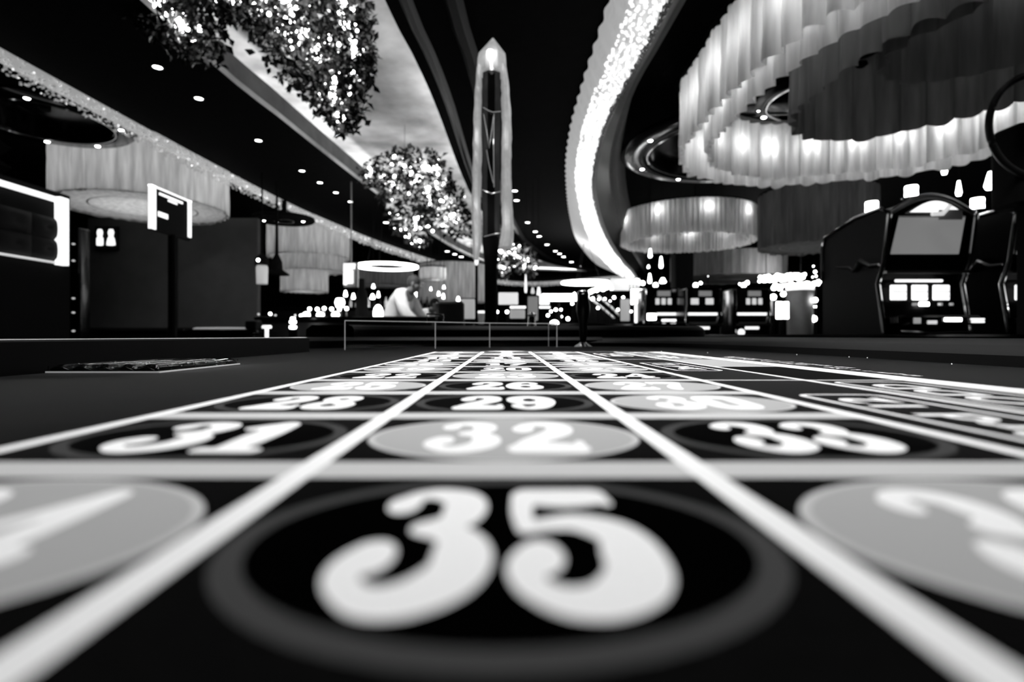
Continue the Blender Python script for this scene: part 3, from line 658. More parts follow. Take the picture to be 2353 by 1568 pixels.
b=MB(); b.lathe([(.010,Zp(610,3.9)),(.010,.02)],x,3.9,10); b.lathe([(.12,.02),(.12,0)],x,3.9,20); b.build('stand','matte_black',sl)
# ================================================================ LEFT SIDE
bo=thing('lounge_booth','dark booth with tufted panels in a glowing white frame at the left edge','booth',(0,0,0))
BX=-5.0; yA,yB=3.9,6.20
b=MB(); b.box(BX-.9,BX-.06,yA,yB+.1,0,hz(1.62)); b.build('body','matte_black',bo,smooth=False)
b=MB(); b.box(BX-.06,BX,yA,yB,hz(1.50),hz(1.545)); b.box(BX-.06,BX+.01,yB-.115,yB,hz(.80),hz(1.56)); b.build('lit_frame','glow_soft',bo,smooth=False)
b=MB(); b.box(BX-.06,BX,yA,yB,hz(.81),hz(.825)); b.build('lit_sill','glow_mid',bo,smooth=False)
for rowi in range(2):
    for k in range(6):
        y0=yA+k*.38; z0=hz(.84+rowi*.24); b=MB(); g=[]
        for i in range(9):
            rg=[]
            for j in range(9):
                u,v=i/8,j/8; d=.05*(math.sin(PI*u)*math.sin(PI*v))**.4 if 0<i<8 and 0<j<8 else 0
                d-=.045*math.exp(-((u-.5)**2+(v-.5)**2)*60); rg.append((BX-.058+d*.9,y0+.375*u,z0+.235*v))
            g.append(rg)
        b.loft(g); b.build('tufted_cushion','arm_leather',bo)
# glossy curved mouldings above the booth
for i,(za,yy) in enumerate(((1.78,6.6),(2.0,6.9))):
    b=MB(); b.loft([[(BX-.9+ .02*k,yA-1+k*.09+2.2,hz(za)+.02*math.sin(k*.1)) for k in range(12)],[(BX-.75+.02*k,yA-1+k*.09+2.2,hz(za)+.10) for k in range(12)],[(BX-.9+.02*k,yA-1+k*.09+2.2,hz(za)+.2) for k in range(12)]])
    struct(b.build('trim_%d'%(5+i),'satin_black'))
pp=thing('glossy_column','narrow glossy black column with small glints beside the booth','column',(Xp(180,6.6),6.6,0))
b=MB(); b.rbox(-.09,.09,-.09,.09,0,hz(1.3),.03); b.build('shaft','lacquer',pp)
for z in (.06,.28,.45,.9,1.1):
    b=MB(); b.ball((.02,-.10,hz(z)-.0),.018,8,sz=.6); b.build('glint_dot','glow_mid',pp)  # emissive dots paint glints on the glossy shaft
for x0,x1,nm,lab in ((200,389,'wall_grey','dark grey wall panel carrying the restroom sign'),(407,592,'wall_grey','dark grey wall panel right of the sign post')):
    Y=9.2; b=MB(); b.rbox(Xp(x0,Y),Xp(x1,Y),Y,Y+.12,0,hz(2.0),.02)
    tag(b.build('partition_panel',nm),lab,'partition')
b=MB(); b.box(Xp(389,9.25),Xp(407,9.25),9.25,9.3,0,hz(2.0)); tag(b.build('partition_joint','matte_black'),'black joint post between the two dark grey wall panels','post')
rs=thing('restroom_sign','black sign with white man and woman figures on grey wall panel','sign',(Xp(248,9.15),9.12,Zp(548,9.12)))
s=9.12/F
b=MB(); b.rbox(-27*s,27*s,-.0,.03,-27*s,27*s,.01); b.build('plate','matte_black',rs)
for dx,sk in ((-13.5,0),(12,1)):
    b=MB(); b.lathe([(.01*s,21*s),(5*s,20*s),(7.2*s,13*s),(6*s,7*s),(4.5*s,3*s)],dx*s,-.02,14,sy=.25)
    b.lathe([(5*s,4*s),(8*s,-1*s),((9.5 if sk else 8)*s,-8*s),((10.5 if sk else 8)*s,-16*s),(5*s,-17*s)],dx*s,-.02,14,sy=.25); b.build('pictogram','glow_soft',rs)
# table sign on post
X0=-3.06; y0,y1=4.67,5.26
ts=thing('table_sign','black table sign on a post with white lit frame and white lettering','sign')
b=MB(); b.box(X0-.03,X0+.0,y0+.01,y1-.01,hz(.92),hz(1.29)); b.build('sign_board','matte_black',ts,smooth=False)
b=MB(); b.box(X0-.02,X0+.012,y0,y0+.060,hz(.925),hz(1.30)); b.box(X0-.02,X0+.012,y1-.045,y1,hz(.95),hz(1.30)); b.box(X0-.02,X0+.012,y0,y1,hz(1.293),hz(1.305)); b.build('lit_frame','glow_soft',ts,smooth=False)
b=MB()
for u0,u1,za,zb in ((.115,.49,1.243,1.264),(.24,.38,1.216,1.232),(.10,.25,1.052,1.095)):
    n=int((u1-u0)/.035)
    for k in range(n):
        a=y0+u0+k*.035; b.box(X0+.001,X0+.006,a,a+.03,hz(za),hz(zb)); 
b.build('lettering','glow_soft',ts,smooth=False)
b=MB(); b.lathe([(.035,0),(.035,hz(.93))],X0-.015,5.0,16); b.lathe([(.25,0),(.25,.02),(.04,.04)],X0-.015,5.0,28); b.build('post','matte_black',ts)
# lantern
lt=thing('hanging_lantern','black capped lantern with pale glass cylinder right of the grey panels','lantern',(Xp(602,8),8.0,0))
s=8.0/F; z=Zp(645,8.0)
b=MB(); b.lathe([(12*s,z-8*s),(13*s,z+30*s),(11*s,z+35*s)],0,0,20); b.build('glass','glow_dim',lt)
b=MB(); b.lathe([(16*s,z+35*s),(14*s,z+52*s),(6*s,z+60*s),(2*s,z+62*s),(2*s,hz(2.399))],0,0,20); b.build('cap','matte_black',lt)
b=MB(); b.ball((-2*s,-14*s,z+45*s),4*s,8); b.build('bulb','lamp_dot',lt)
hl=thing('black_bell_shade','black bell-shaped hanging shade in front of the tiered drum','lamp',(Xp(636,8.5),8.5,0)); s=8.5/F; z=Zp(632,8.5)
b=MB(); b.lathe([(28*s,z),(24*s,z+4*s),(13*s,z+12*s),(12*s,z+30*s),(4*s,z+48*s),(2*s,hz(2.396))],0,0,24); b.build('shade','matte_black',hl)
# neighbouring tables and counters
def counter(name,label,cat,x0,x1,Y,depth,zt,mt='satin_black',top='lacquer',group=None):
    t=thing(name,label,cat,((x0+x1)/2,Y+depth/2,0),0,group); w=(x1-x0)/2
    b=MB(); b.rbox(-w+.05,w-.05,-depth/2+.05,depth/2-.05,0,zt-.05,.06); b.build('body',mt,t)
    b=MB(); b.rbox(-w,w,-depth/2,depth/2,zt-.0499,zt,.07); b.build('top',top,t); return t
counter('gaming_table','low dark gaming table in front of the left grey panels','table',Xp(60,6.2),Xp(395,6.2),6.9,1.2,Zp(751,6.2),top='arm_leather')
counter('gaming_table','dark gaming table with a pale felt rim left of the bar','table',Xp(412,6.2),Xp(588,6.2),6.2,.36,Zp(757,6.2))
gt=thing('table_cover','pale clear cover plate lying on the dark gaming table','cover',(Xp(508,6.3),6.38,Zp(757,6.2)+.001))
b=MB(); b.lathe([(.33,0),(.33,.012),(.30,.022),(.1,.025)],0,0,40,sx=1.1,sy=.45); b.build('plate','glow_dim',gt)  # emission imitates light falling on the table top
b=MB(); b.rbox(Xp(560,6.2),Xp(586,6.2),6.22,6.4,Zp(757,6.2)+.001,Zp(738,6.2),.02); tag(b.build('black_box','matte_black'),'small black box on the right end of the pale-rimmed gaming table','box')
# bar
BY=6.6; ztop=Zp(727,BY)
counter('bar_counter','long black bar counter in front of the white-shirted man','counter',Xp(590,BY)-.06,Xp(1002,BY),BY,.7,ztop)
def globe(px,py,Y,rpx,label,group,zt,mt='lamp_dot'):
    s=Y/F; x=Xp(px,Y); z=Zp(py,Y); t=thing('globe_lamp',label,'lamp',(x,Y,0),0,group)
    b=MB(); b.ball((0,0,z),rpx*s,12); b.build('globe',mt,t)
    b=MB(); b.lathe([(3*s,zt+.001),(1.5*s,zt+2*s),(1.5*s,z-rpx*s*.8)],0,0,8); b.build('stem','brushed',t)
YB=BY+.3
for i,(x,y) in enumerate(((711.5,710.5),(729,711),(745,709),(762,710.5),(780,711),(796.5,709.5))):
    globe(x,y,YB,4.2,'small white globe lamp, %s from the left in the row on the bar'%ORD[i],'globe lamps on the bar',ztop)
for i,(x,y) in enumerate(((594,722.5),(621,721.5),(633,725),(678,725),(691.5,725.5))):
    globe(x,y,BY+.2,3.4 if i in(1,4) else 2.5,'tiny white globe lamp, %s from the left at the left end of the bar'%ORD[i],'tiny lamps at the left bar end',ztop,'lamp_dot' if i in(1,4) else 'glow_mid')
def dome(px,py,Y,wpx,hpx,label,group,z0,mt='glow_soft',name='dome_lamp',cat='lamp'):
    s=Y/F; t=thing(name,label,cat,(Xp(px,Y),Y,z0+.001),0,group)
    b=MB(); b.lathe([(wpx*s/2,0),(wpx*s/2,hpx*s*.4),(wpx*s*.42,hpx*s*.7),(wpx*s*.2,hpx*s*.95),(.001,hpx*s)],0,0,24); b.build('shade',mt,t)
    b=MB(); b.lathe([(wpx*s*.3,-.0005),(wpx*s*.55,.002),(wpx*s*.55,.006)],0,0,20); b.build('base','brushed',t)
for i,x in enumerate((704,736,771)): dome(x,0,BY+.15,17,11,'low white dome light, %s from the left on the black bar'%ORD[i],'dome lights on the bar',ztop,'lamp')
dome(869,0,BY+.25,22,28,'tall glowing white dome lamp on the bar beside the man',None,ztop,'lamp')
tl=thing('table_lamp','rounded glowing table lamp with white shade at the middle of the bar','lamp',(Xp(781,7.6),7.6,0)); s=7.6/F
b=MB(); b.lathe([(8*s,Zp(706,7.6)),(11*s,Zp(696,7.6)),(9*s,Zp(688,7.6)),(7*s,Zp(686,7.6))],0,0,20); b.build('lamp_shade','lamp',tl)
b=MB(); b.lathe([(.10,0),(.02,.02),(.02,Zp(706,7.6))],0,0,12); b.build('pole','brushed',tl)
for i,(y,w) in enumerate(((733,10),(741,15),(753,16))):
    s=6.3/F; b=MB(); z=Zp(y,6.3); b.lathe([(w*s*.35,z-3.4*s),(w*s/2,z-1*s),(w*s/2,z+3*s),(w*s*.3,z+3.6*s)],Xp(673,6.3),6.3,18)
    tag(b.build('stacked_dish','lamp'),['topmost','middle','lowest'][i]+' of three stacked white dishes at the left bar end','lamp','stacked white dishes')  # dishes, made bright by emission
b=MB(); b.lathe([(.05,0),(.05,Zp(757,6.3))],Xp(673,6.3),6.3,12); tag(b.build('dish_stand','matte_black'),'black stand under the three stacked white dishes','stand')
b=MB(); b.lathe([(.05,Zp(755,6.3)),(.055,Zp(751,6.3)),(.045,Zp(748,6.3))],Xp(613,6.3),6.3,18); b.lathe([(.02,0),(.02,Zp(755,6.3))],Xp(613,6.3),6.3,10); tag(b.build('white_bowl','glow_soft'),'low white bowl on a stand left of the stacked dishes','lamp')  # dish whitened by emission, no lamp in it
# back bar behind
counter('back_bar','dark back bar cabinet with bottles behind the man','cabinet',Xp(600,11),Xp(1000,11),11,.5,Zp(706,11))
r=random.Random(12)
def bottle(px,Y,z0,hpx,label,group,mt):
    s=Y/F; t=MB(); w=r.uniform(3,4.2)*s; h=hpx*s
    t.lathe([(w*.9,0),(w,.02*h),(w,.6*h),(w*.4,.75*h),(w*.35,.95*h),(w*.4,h)],0,0,12)
    o=t.build('bottle',mt); o.location=(Xp(px,Y),Y,z0+.001); return tag(o,label,'bottle',group)
for i in range(14):
    bottle(806+i*13.5,11.2,Zp(706,11),r.uniform(16,26),'bottle, %s from the left on the dark back bar'%ORD[i],'bottles on the back bar',r.choice(['leaf_glass','satin_black','glow_dim','dark_metal']))
bt=thing('large_bottle','tall black bottle-shaped display standing on the bar beneath the ring lamp','bottle',(Xp(836,7.2),BY+.5,ztop+.001)); s=7.1/F
b=MB(); b.lathe([(13*s,0),(14*s,40*s),(12*s,55*s),(7*s,66*s),(6.5*s,88*s),(4*s,90*s)],0,0,20); b.build('body','matte_black',bt)
sg=thing('lit_sign','small glowing white sign box above the bar left of the ring lamp','sign',(Xp(805,8.4),8.4,0)); s=8.4/F
b=MB(); b.box(-15*s,-9*s,-.02,.02,Zp(655,8.4),Zp(606,8.4)); b.box(-9*s,11*s,-.02,.02,Zp(618,8.4),Zp(606,8.4)); b.box(-14*s,6*s,-.025,.02,Zp(652,8.4),Zp(622,8.4)); b.build('lit_face','glow_soft',sg,smooth=False)
b=MB(); b.box(-16*s,16*s,.021,.08,Zp(660,8.4),Zp(603,8.4)); b.box(12*s,17*s,-.02,.02,Zp(658,8.4),Zp(612,8.4)); b.box(-1*s,1*s,.03,.06,Zp(603,8.4),hz(2.4)); b.build('case','plaster_grey',sg,smooth=False)
def pendant(px,py,Y,wpx,hpx,label,group=None,mt='glow_soft',name='pendant_lamp',ht=2.75):
    s=Y/F; z=Zp(py,Y); t=thing(name,label,'pendant lamp',(Xp(px,Y),Y,0),0,group)
    b=MB(); b.lathe([(wpx*s*.35,z-hpx*s/2),(wpx*s*.5,z-hpx*s*.3),(wpx*s*.32,z+hpx*s*.2),(wpx*s*.2,z+hpx*s/2)],0,0,14); b.build('glass',mt,t)
    b=MB(); b.tube([(0,0,z+hpx*s/2),(0,0,hz(ht))],.0025,5); b.build('cord','matte_black',t)
for i,a in enumerate(((794,675,9,14),(812,681,9,13),(858,658,8,10),(856,682,12,12),(869.5,677,7,14),(1008,675,7,10),(1019,681,7,12),(1053,687,9,10),(990,664,5,8),(1020,660,7,8))):
    pendant(a[0],a[1],10.0,a[2],a[3],'small glowing pendant bulb, %s counted from the left above the bar'%ORD[i if i<5 else i],'pendant bulbs above the bar','lamp')
mn=thing('monitor','small lit monitor behind the white-shirted man\'s face','monitor',(Xp(950,9.6),9.6,0)); s=9.6/F
b=MB(); b.box(-8*s,8*s,-.02,.0,Zp(686,9.6),Zp(661,9.6)); b.build('screen','lamp',mn,smooth=False)
b=MB(); b.box(-10*s,12*s,.001,.04,Zp(690,9.6),Zp(658,9.6)); b.box(-2*s,2*s,.01,.04,0,Zp(690,9.6)); b.build('case','matte_black',mn,smooth=False)
# ================================================================ PEOPLE
def skin_body(name,joints,edges,parent,mt,sub=2):
    me=bpy.data.meshes.new(name); me.from_pydata([j[0] for j in joints],edges,[]); o=bpy.data.objects.new(name,me); C.objects.link(o)
    sk=o.modifiers.new('s','SKIN'); sk.use_smooth_shade=True
    for i,j in enumerate(joints):
        rr=j[1] if isinstance(j[1],tuple) else (j[1],j[1]); me.skin_vertices[0].data[i].radius=rr
    me.skin_vertices[0].data[0].use_root=True
    su=o.modifiers.new('u','SUBSURF'); su.levels=sub; su.render_levels=sub
    dg=bpy.context.evaluated_depsgraph_get(); m2=bpy.data.meshes.new_from_object(o.evaluated_get(dg)); bpy.data.objects.remove(o); bpy.data.meshes.remove(me)
    m2.name=name; m2.materials.clear(); m2.materials.append(M[mt]); n=bpy.data.objects.new(name,m2); C.objects.link(n)
    if parent: n.parent=parent
    for p in m2.polygons: p.use_smooth=True
    return n
def person(label,loc,rz,shirt,hair,lean=.12,armpose=0,scale=1):
    t=thing('person',label,'person',loc,rz); t.scale=(scale,)*3     # faces +X locally
    L=lean; hx=L+.15
    J=[((0,0,.93),(.15,.12)),((.03,0,1.10),(.15,.12)),((L*.6,0,1.28),(.17,.14)),((L,0,1.42),(.15,.11)),((L+.05,0,1.475),.062),((L+.10,0,1.505),.060),((hx-.01,0,1.53),(.082,.076)),((hx,0,1.605),(.080,.074)),
       ((L,.17,1.42),.065),((L+.10,.25,1.17),.048),((L+.34,.18,1.02),.036),((L+.42,.16,1.0),.026),
       ((L,-.17,1.42),.065),((L+.12,-.25,1.16),.048),((L+.36,-.18,1.0),.036),((L+.44,-.16,.98),.026),
       ((0,.10,.86),.095),((.02,.11,.48),.062),((-.02,.12,.08),.045),((.12,.13,.03),.035),
       ((0,-.10,.86),.095),((.02,-.11,.48),.062),((-.02,-.12,.08),.045),((.12,-.13,.03),.035)]
    E=[(0,1),(1,2),(2,3),(3,4),(4,5),(5,6),(6,7),(3,8),(8,9),(9,10),(10,11),(3,12),(12,13),(13,14),(14,15),(0,16),(16,17),(17,18),(18,19),(0,20),(20,21),(21,22),(22,23)]
    base=len(J)
    for hnd,(sx,sy) in ((11,(L+.42,.16)),(15,(L+.44,-.16))):
        z0=J[hnd][0][2]
        for k,(dy,ln) in enumerate(((-.027,.062),(-.009,.072),(.009,.068),(.026,.054))):
            a=len(J); J+= [((sx+.05,sy+dy,z0-.005),.0095),((sx+.05+ln*.6,sy+dy*1.1,z0-.02),.0085),((sx+.05+ln*.9,sy+dy*1.1,z0-.045),.007)]; E+=[(hnd,a),(a,a+1),(a+1,a+2)]
        a=len(J); d=-1 if sy>0 else 1; J+=[((sx+.02,sy+d*.035,z0-.01),.011),((sx+.055,sy+d*.05,z0-.03),.009)]; E+=[(hnd,a),(a,a+1)]
    skin_body('body',J,E,t,'skin')
    g=.014
    S=[((-.01,0,.96),(.18,.15)),((.0,0,1.10),(.19,.165)),((L*.5,0,1.28),(.205,.185)),((L-.02,0,1.43),(.18,.14)),((L+.04,0,1.475),.080),
       ((L-.01,.18,1.42),.095),((L+.10,.26,1.17),.080),((L+.29,.20,1.05),.055),((L-.01,-.18,1.42),.095),((L+.12,-.26,1.16),.080),((L+.31,-.20,1.03),.055)]
    skin_body('shirt',S,[(0,1),(1,2),(2,3),(3,4),(3,5),(5,6),(6,7),(3,8),(8,9),(9,10)],t,shirt)
    T=[((0,0,.95),(.158,.13)),((0,.10,.86),.112),((.02,.11,.48),.082),((-.02,.12,.10),.070),((0,-.10,.86),.112),((.02,-.11,.48),.082),((-.02,-.12,.10),.070)]
    skin_body('trousers',T,[(0,1),(1,2),(2,3),(0,4),(4,5),(5,6)],t,'black_cloth')
    def ellip(c,r,name,mt,n=18,cut=None):
        b=MB(); k=10; rings=[]
        for a in range(k+1):
            th=PI*a/k*(cut or 1); rings.append([(c[0]+r[0]*math.sin(th)*math.cos(2*PI*q/n)+ (-.0),c[1]+r[1]*math.sin(th)*math.sin(2*PI*q/n),c[2]+r[2]*math.cos(th)) for q in range(n)])
        b.loft(rings,closed=True); return b.build(name,mt,t)
    ellip((hx-.030,0,1.600),(.086,.082,.095),'hair',hair,cut=.72)
    b=MB(); b.ball((hx+.088,0,1.570),.015,8,sz=1.5); b.build('nose','skin',t)
    for sy in (-1,1):
        b=MB(); b.ball((hx+.066,sy*.030,1.595),.009,8); b.build('eye','matte_black',t)
        b=MB(); b.ball((hx-.01,sy*.080,1.57),.022,8,sz=1.4); b.build('ear','skin',t)
    b=MB(); b.tube([(hx+.064,-.022,1.528),(hx+.076,0,1.526),(hx+.064,.022,1.528)],.005,6); b.build('mouth','hair',t)
    return t
person('person in a white long-sleeved shirt leaning forward behind the black bar',(Xp(906,7.75),7.75,0),math.radians(-12),'white_shirt','hair',.15,scale=1.09)
person('dark-haired person in a pale top bending beside the white-shirted man',(Xp(958,8.5),8.5,0),math.radians(-15),'white_shirt','black_cloth',.2,scale=.93)
# chair
ch=thing('lounge_chair','tall black padded chair back right of the two people','chair',(Xp(1034,7.45),7.45,0))
b=MB(); b.rbox(-.20,.20,-.06,.08,.8,Zp(695,7.6),.06); b.build('backrest','satin_black',ch)
b=MB(); b.rbox(-.24,.24,-.35,.1,.70,.7999,.06); b.build('seat','satin_black',ch)
for sx in (-.2,.2):
    for sy in (-.3,.05): b=MB(); b.tube([(sx,sy,0),(sx*.9,sy,.70)],.018,8); b.build('leg','chrome',ch)
# second black counter behind the screen with cup and things
counter('service_counter','black service counter behind the acrylic screen','counter',Xp(1085,5.2),Xp(1460,5.2),5.2,.8,Zp(745,5.2))
zc2=Zp(745,5.2)
cp=thing('paper_cup','white paper cup standing just left of the black lamp pole','cup',(Xp(1106,5.4),5.4,zc2+.001)); s=5.4/F
b=MB(); b.lathe([(5.5*s,0),(8*s,20*s),(8*s,26*s)],0,0,20); b.build('cup','paper',cp)
b=MB(); b.lathe([(9*s,26.1*s),(9*s,29*s),(7.5*s,31*s)],0,0,20); b.build('lid','glow_soft',cp)  # lid whitened by emission
b=MB(); r=random.Random(31)
for k in range(26):
    c=Vector((Xp(1118+r.uniform(-14,14),4.2),4.2+r.uniform(-.05,.05),Zp(738,4.2)+r.uniform(0,.02))); u=Vector((r.uniform(-1,1),r.uniform(-1,1),r.uniform(0,1)))*.016; v=u.orthogonal(); b.add([c+u,c+v,c-u,c-v],[(0,1,2,3)])
# glowing clutter in the middle distance
def panel(px0,py0,px1,py1,Y,name,label,cat,mt,frame='matte_black',group=None,dep=.06,stand=True):
    x0,x1=Xp(px0,Y),Xp(px1,Y); z1,z0=Zp(py0,Y),Zp(py1,Y); t=thing(name,label,cat,((x0+x1)/2,Y,0),0,group); w=(x1-x0)/2
    b=MB(); b.rbox(-w,w,-.012,-.001,z0,z1,min(w,.02)*.9); b.build('lit_face',mt,t)
    b=MB(); b.rbox(-w-.02,w+.02,0,dep,z0-.02,z1+.02,.02)
    if stand: b.box(-.03,.03,.01,dep-.01,0,z0-.02)
    else: b.box(-.01,.01,.01,dep-.01,z1+.02,hz(2.75))
    b.build('case',frame,t); return t
panel(1213,682,1236,737,7,'display_column','grey upright display column behind the service counter','column','screen_grey')
panel(1146,673,1190,700,12,'wall_screen','pale lit picture screen just right of the black pole','screen','glow_mid')
panel(1172,704,1208,709,9,'light_bar','short white light bar left of the grey display column','light bar','glow_soft')
panel(1239,704,1264,709,9,'light_bar','short white light bar right of the grey display column','light bar','glow_soft')
panel(1246,676,1324,692,14,'backlit_counter','wide blazing backlit counter beneath the flat ring lamp','counter','lamp',dep=.5)
panel(1240,690,1262,700,13.6,'backlit_shelf','small lit shelf hanging below the left of the blazing counter','shelf','glow_soft')
panel(1450,665,1480,700,11,'lit_banner','tall bright white banner right of the slanted handrails','banner','lamp')
panel(1458,700,1476,742,10.5,'lit_banner','lower narrower glowing banner below the bright banner','banner','glow_soft')
panel(1426,688,1446,738,10,'grey_column','grey column between handrails and glowing banner','column','glow_dim')  # column face given a glow, no lamp inside
panel(1172,712,1206,732,8.5,'machine_screen','dim machine screen left of the grey display column','screen','glow_dim')
panel(1060,688,1091,733,9,'machine_screen','dim mottled screen left of the thin black stand','screen','glow_dim')
panel(1402,640,1470,668,16,'ceiling_panel','dim grey lit ceiling panel behind the flat ring lamp','panel','glow_dim',stand=False)
panel(1528,695,1550,715,12,'machine_screen','dim small screen left of the first far slot machine','screen','glow_dim')
panel(1487,721,1507,736,8.4,'lit_box','small white lit box below the hanging pendants','box','lamp')
panel(1520,734,1553,739,8.0,'light_bar','white light bar low beside the partial slot machine','light bar','glow_soft')
panel(1522,742,1552,747,8.3,'light_bar','lower dim light bar low beside the partial slot machine','light bar','glow_mid')
for i,a in enumerate(((1208,650,5.5,.9),(1237,676,12,.9))):
    pass
pendant(1208,652,8,6,42,'thin upright white tube lamp above the grey display column',None,'glow_soft')
pendant(1238,677,8,12,34,'short thick white tube lamp right of the grey display column',None,'glow_soft')
pendant(1224,668,8.5,9,14,'small dim glass lamp on top of the grey display column',None,'glow_mid')
dome(1274,0,6.0-.4,20,11,'white dome light on the service counter below the ring lamp',None,zc2,'lamp')
# scattered tiny lamps (bokeh)
def tiny(lst,Y,group,where,mt='lamp_dot'):
    for i,(x,y,q) in enumerate(lst):
        Yq=Y+.13*i; t=thing('accent_lamp','%s tiny glowing lamp from the left %s'%(ORD[i],where),'lamp',(Xp(x,Yq),Yq,0),0,group)
        b=MB(); z=Zp(y,Yq); b.ball((0,0,z),q*Yq/F,8); b.build('bulb',mt,t)
        b=MB(); b.lathe([(.012,0),(.010,z-q*Yq/F*.9)],0,0,6); b.build('stem','matte_black',t)
tiny([(1142,717,3.5),(1165,717,3.8),(1175,723,3.6),(1190,713,3),(1203,731,3.6),(1259,725,3.4),(1266,716,3),(1277,712,3.6),(1289,712,2.8),(1305,733,4.2),(1315,698,3.4),(1349,733,2.4),(1290,728,2.4)],9.5,'lamps behind the service counter','behind the service counter')
tiny([(1320,675,2.8),(1350,680,3.2),(1362,687,4.2),(1374,708,3.2),(1376,688,2.6),(1390,687,2.8),(1402,692,2),(1411,684,3.6),(1420,712,3),(1432,684,3.2),(1450,716,2.8),(1484,705,4),(1493,743,3)],11.5,'lamps around the slanted handrails','around the slanted handrails')
tiny([(1357,671,5),(1363,668,5),(1371,666,6),(1379,662,6),(1386,664,6),(1394,660,6),(1401,658,5),(1405,663,4)],13.5,'cluster of lamps right of the flat ring lamp','in the cluster beside the flat ring lamp')
tiny([(1447,647,5),(1455,648,4),(1463,647,6.5),(1470,650,5),(1477,651,5)],15,'lamp row above the bright banner','in the row above the bright banner')
tiny([(1565,688,2.4),(1610,651,3.4),(1627,635,0.8) ,(1700,653,2.6),(1717,650,4.6),(1869,612,1.8),(1873,625,3.4),(1875,635,2.6),(1868,637,2.2)],12.5,'lamps above the far slot machines','above the far slot machines')
for i,a in enumerate(((1494,582,9,20),(1519,603,9,26),(1493,640,9,22),(1523,645,16,12),(1519,687,9,18),(1490,613,6,7))):
    pendant(a[0],a[1],9.2+.1*i,a[2],a[3],'%s white pendant glass of the group below the fabric ring chandelier'%ORD[i],'pendants below the ring chandelier','lamp')
bc=thing('black_column','square black column below the ring chandelier','column',(Xp(1567,12.6),12.6,0))
b=MB(); b.rbox(-.21,.21,-.2,.2,0,hz(2.75),.03); b.build('shaft','matte_black',bc)
# slanted handrails (escalator)
es=thing('escalator','dark escalator with slanting pale handrails far behind the table','escalator'); Y=12.7
b=MB()
for dx in (0,9): b.tube([P(1352+dx*2.5,684-dx*.4,Y),P(1382+dx*2.5,706,Y),P(1412+dx*2,732,Y)],.022,8)
b.build('handrail','glow_dim',es)
b=MB(); p=[P(1345,690,Y+.1),P(1420,738,Y+.1)]; b.add([(p[0].x,Y+.1,p[0].z),(p[1].x,Y+.1,p[1].z),(p[1].x,Y+.1,0),(p[0].x-.1,Y+.1,0),(p[0].x,Y+.7,p[0].z),(p[1].x,Y+.7,p[1].z),(p[1].x,Y+.7,0),(p[0].x-.1,Y+.7,0)],[(0,1,2,3),(7,6,5,4),(0,4,5,1),(1,5,6,2),(3,2,6,7),(0,3,7,4)]); b.build('balustrade','matte_black',es,smooth=False)
# ================================================================ FAR SLOT MACHINES
def small_slot(px,Y,label,seed):
    s=Y/F; r=random.Random(seed); t=thing('slot_machine',label,'slot machine',(Xp(px,Y),Y,0),0); zz=lambda py:Zp(py,Y)
    b=MB(); b.rbox(-42*s,42*s,0,.5,0,zz(662),.05); b.build('cabinet','lacquer',t)
    for x in (-41,41):
        b=MB(); b.tube([(x*s,-.012,zz(765)),((x*1.03)*s,-.03,zz(735)),(x*s*.93,-.012,zz(700)),(x*s*.95,-.012,zz(664))],.012,8); b.build('chrome_edge','chrome',t)
    b=MB(); b.rbox(-12*s,18*s,-.02,-.001,zz(681),zz(669),.01); b.build('top_screen','screen_grey',t)
    for x in ((-30,4) if seed==1 else (-16,-2,12)):
        b=MB(); b.rbox((x)*s,(x+(18 if seed==1 else 9))*s,-.02,-.001,zz(700),zz(686),.01); b.build('reel_window','glow_mid',t)
    b=MB(); b.box(-36*s,30*s,-.03,-.001,zz(725),zz(719)); b.build('light_bar','glow_soft',t,smooth=False)
    b=MB(); b.tube([(-34*s,-.03,zz(742)),(28*s,-.03,zz(742)),(32*s,-.03,zz(728))],.012,6); b.build('tray_rail','brushed',t)
    b=MB(); b.box(-18*s,12*s,-.03,-.001,zz(757),zz(751)) ; b.ball((-28*s,-.02,zz(764)),8*s,10); b.build('tray_light','glow_soft',t)
    b=MB(); b.ball((-8*s,.2,zz(653)),6*s,10); b.build('beacon','lamp',t)
    b=MB(); b.lathe([(4*s,zz(662)),(4*s,zz(656))],-8*s,.2,10); b.build('beacon_base','dark_metal',t)
    b=MB(); b.rbox(-38*s,38*s,-.09,-.001,zz(748),zz(744),.02); b.build('button_deck','satin_black',t)
small_slot(1617,8.3,'far black slot machine with two lit windows, left of the pair',1)
small_slot(1730,8.4,'far black slot machine with three small lit windows, right of the pair',2)
small_slot(1522,8.9,'far slot machine mostly hidden behind the black column',3)
# round lit counter + sparkling chandelier
rc=thing('round_counter','pale round counter column glowing behind the slot machines','counter',(Xp(1838,9.5),9.5,0)); s=9.5/F
b=MB(); b.lathe([(26*s,0),(27*s,Zp(740,9.5)),(29*s,Zp(665,9.5)),(24*s,Zp(660,9.5))],0,0,32); b.build('drum','plaster_grey',rc)
b=MB(); b.lathe([(29.5*s,Zp(668,9.5)),(29.5*s,Zp(662,9.5))],0,0,32); b.build('light_rim','glow_soft',rc)
panel(1783,694,1811,733,9.2,'lit_display','bright display panel left of the round counter','display','lamp')
panel(1768,690,1782,725,9.4,'lit_display','dim grey panel at the left of the bright display panel','display','glow_dim')
sp=thing('sparkling_chandelier','long sparkling bead chandelier glowing above the round counter','chandelier'); b=MB(); r=random.Random(8)
for k in range(150):
    u=r.random(); x=1745+u*105; y=641-u*6+r.uniform(-6,6); b.ball(P(x,y,13+r.uniform(-.3,.3)),r.uniform(.02,.05),6)
for k in range(110):
    u=r.random(); x=1775+u*110; y=662-u*10+r.uniform(-5,5); b.ball(P(x,y,11+r.uniform(-.3,.3)),r.uniform(.015,.04),6)
tag(b.build('glowing_beads','lamp_dot',sp),kind='stuff')
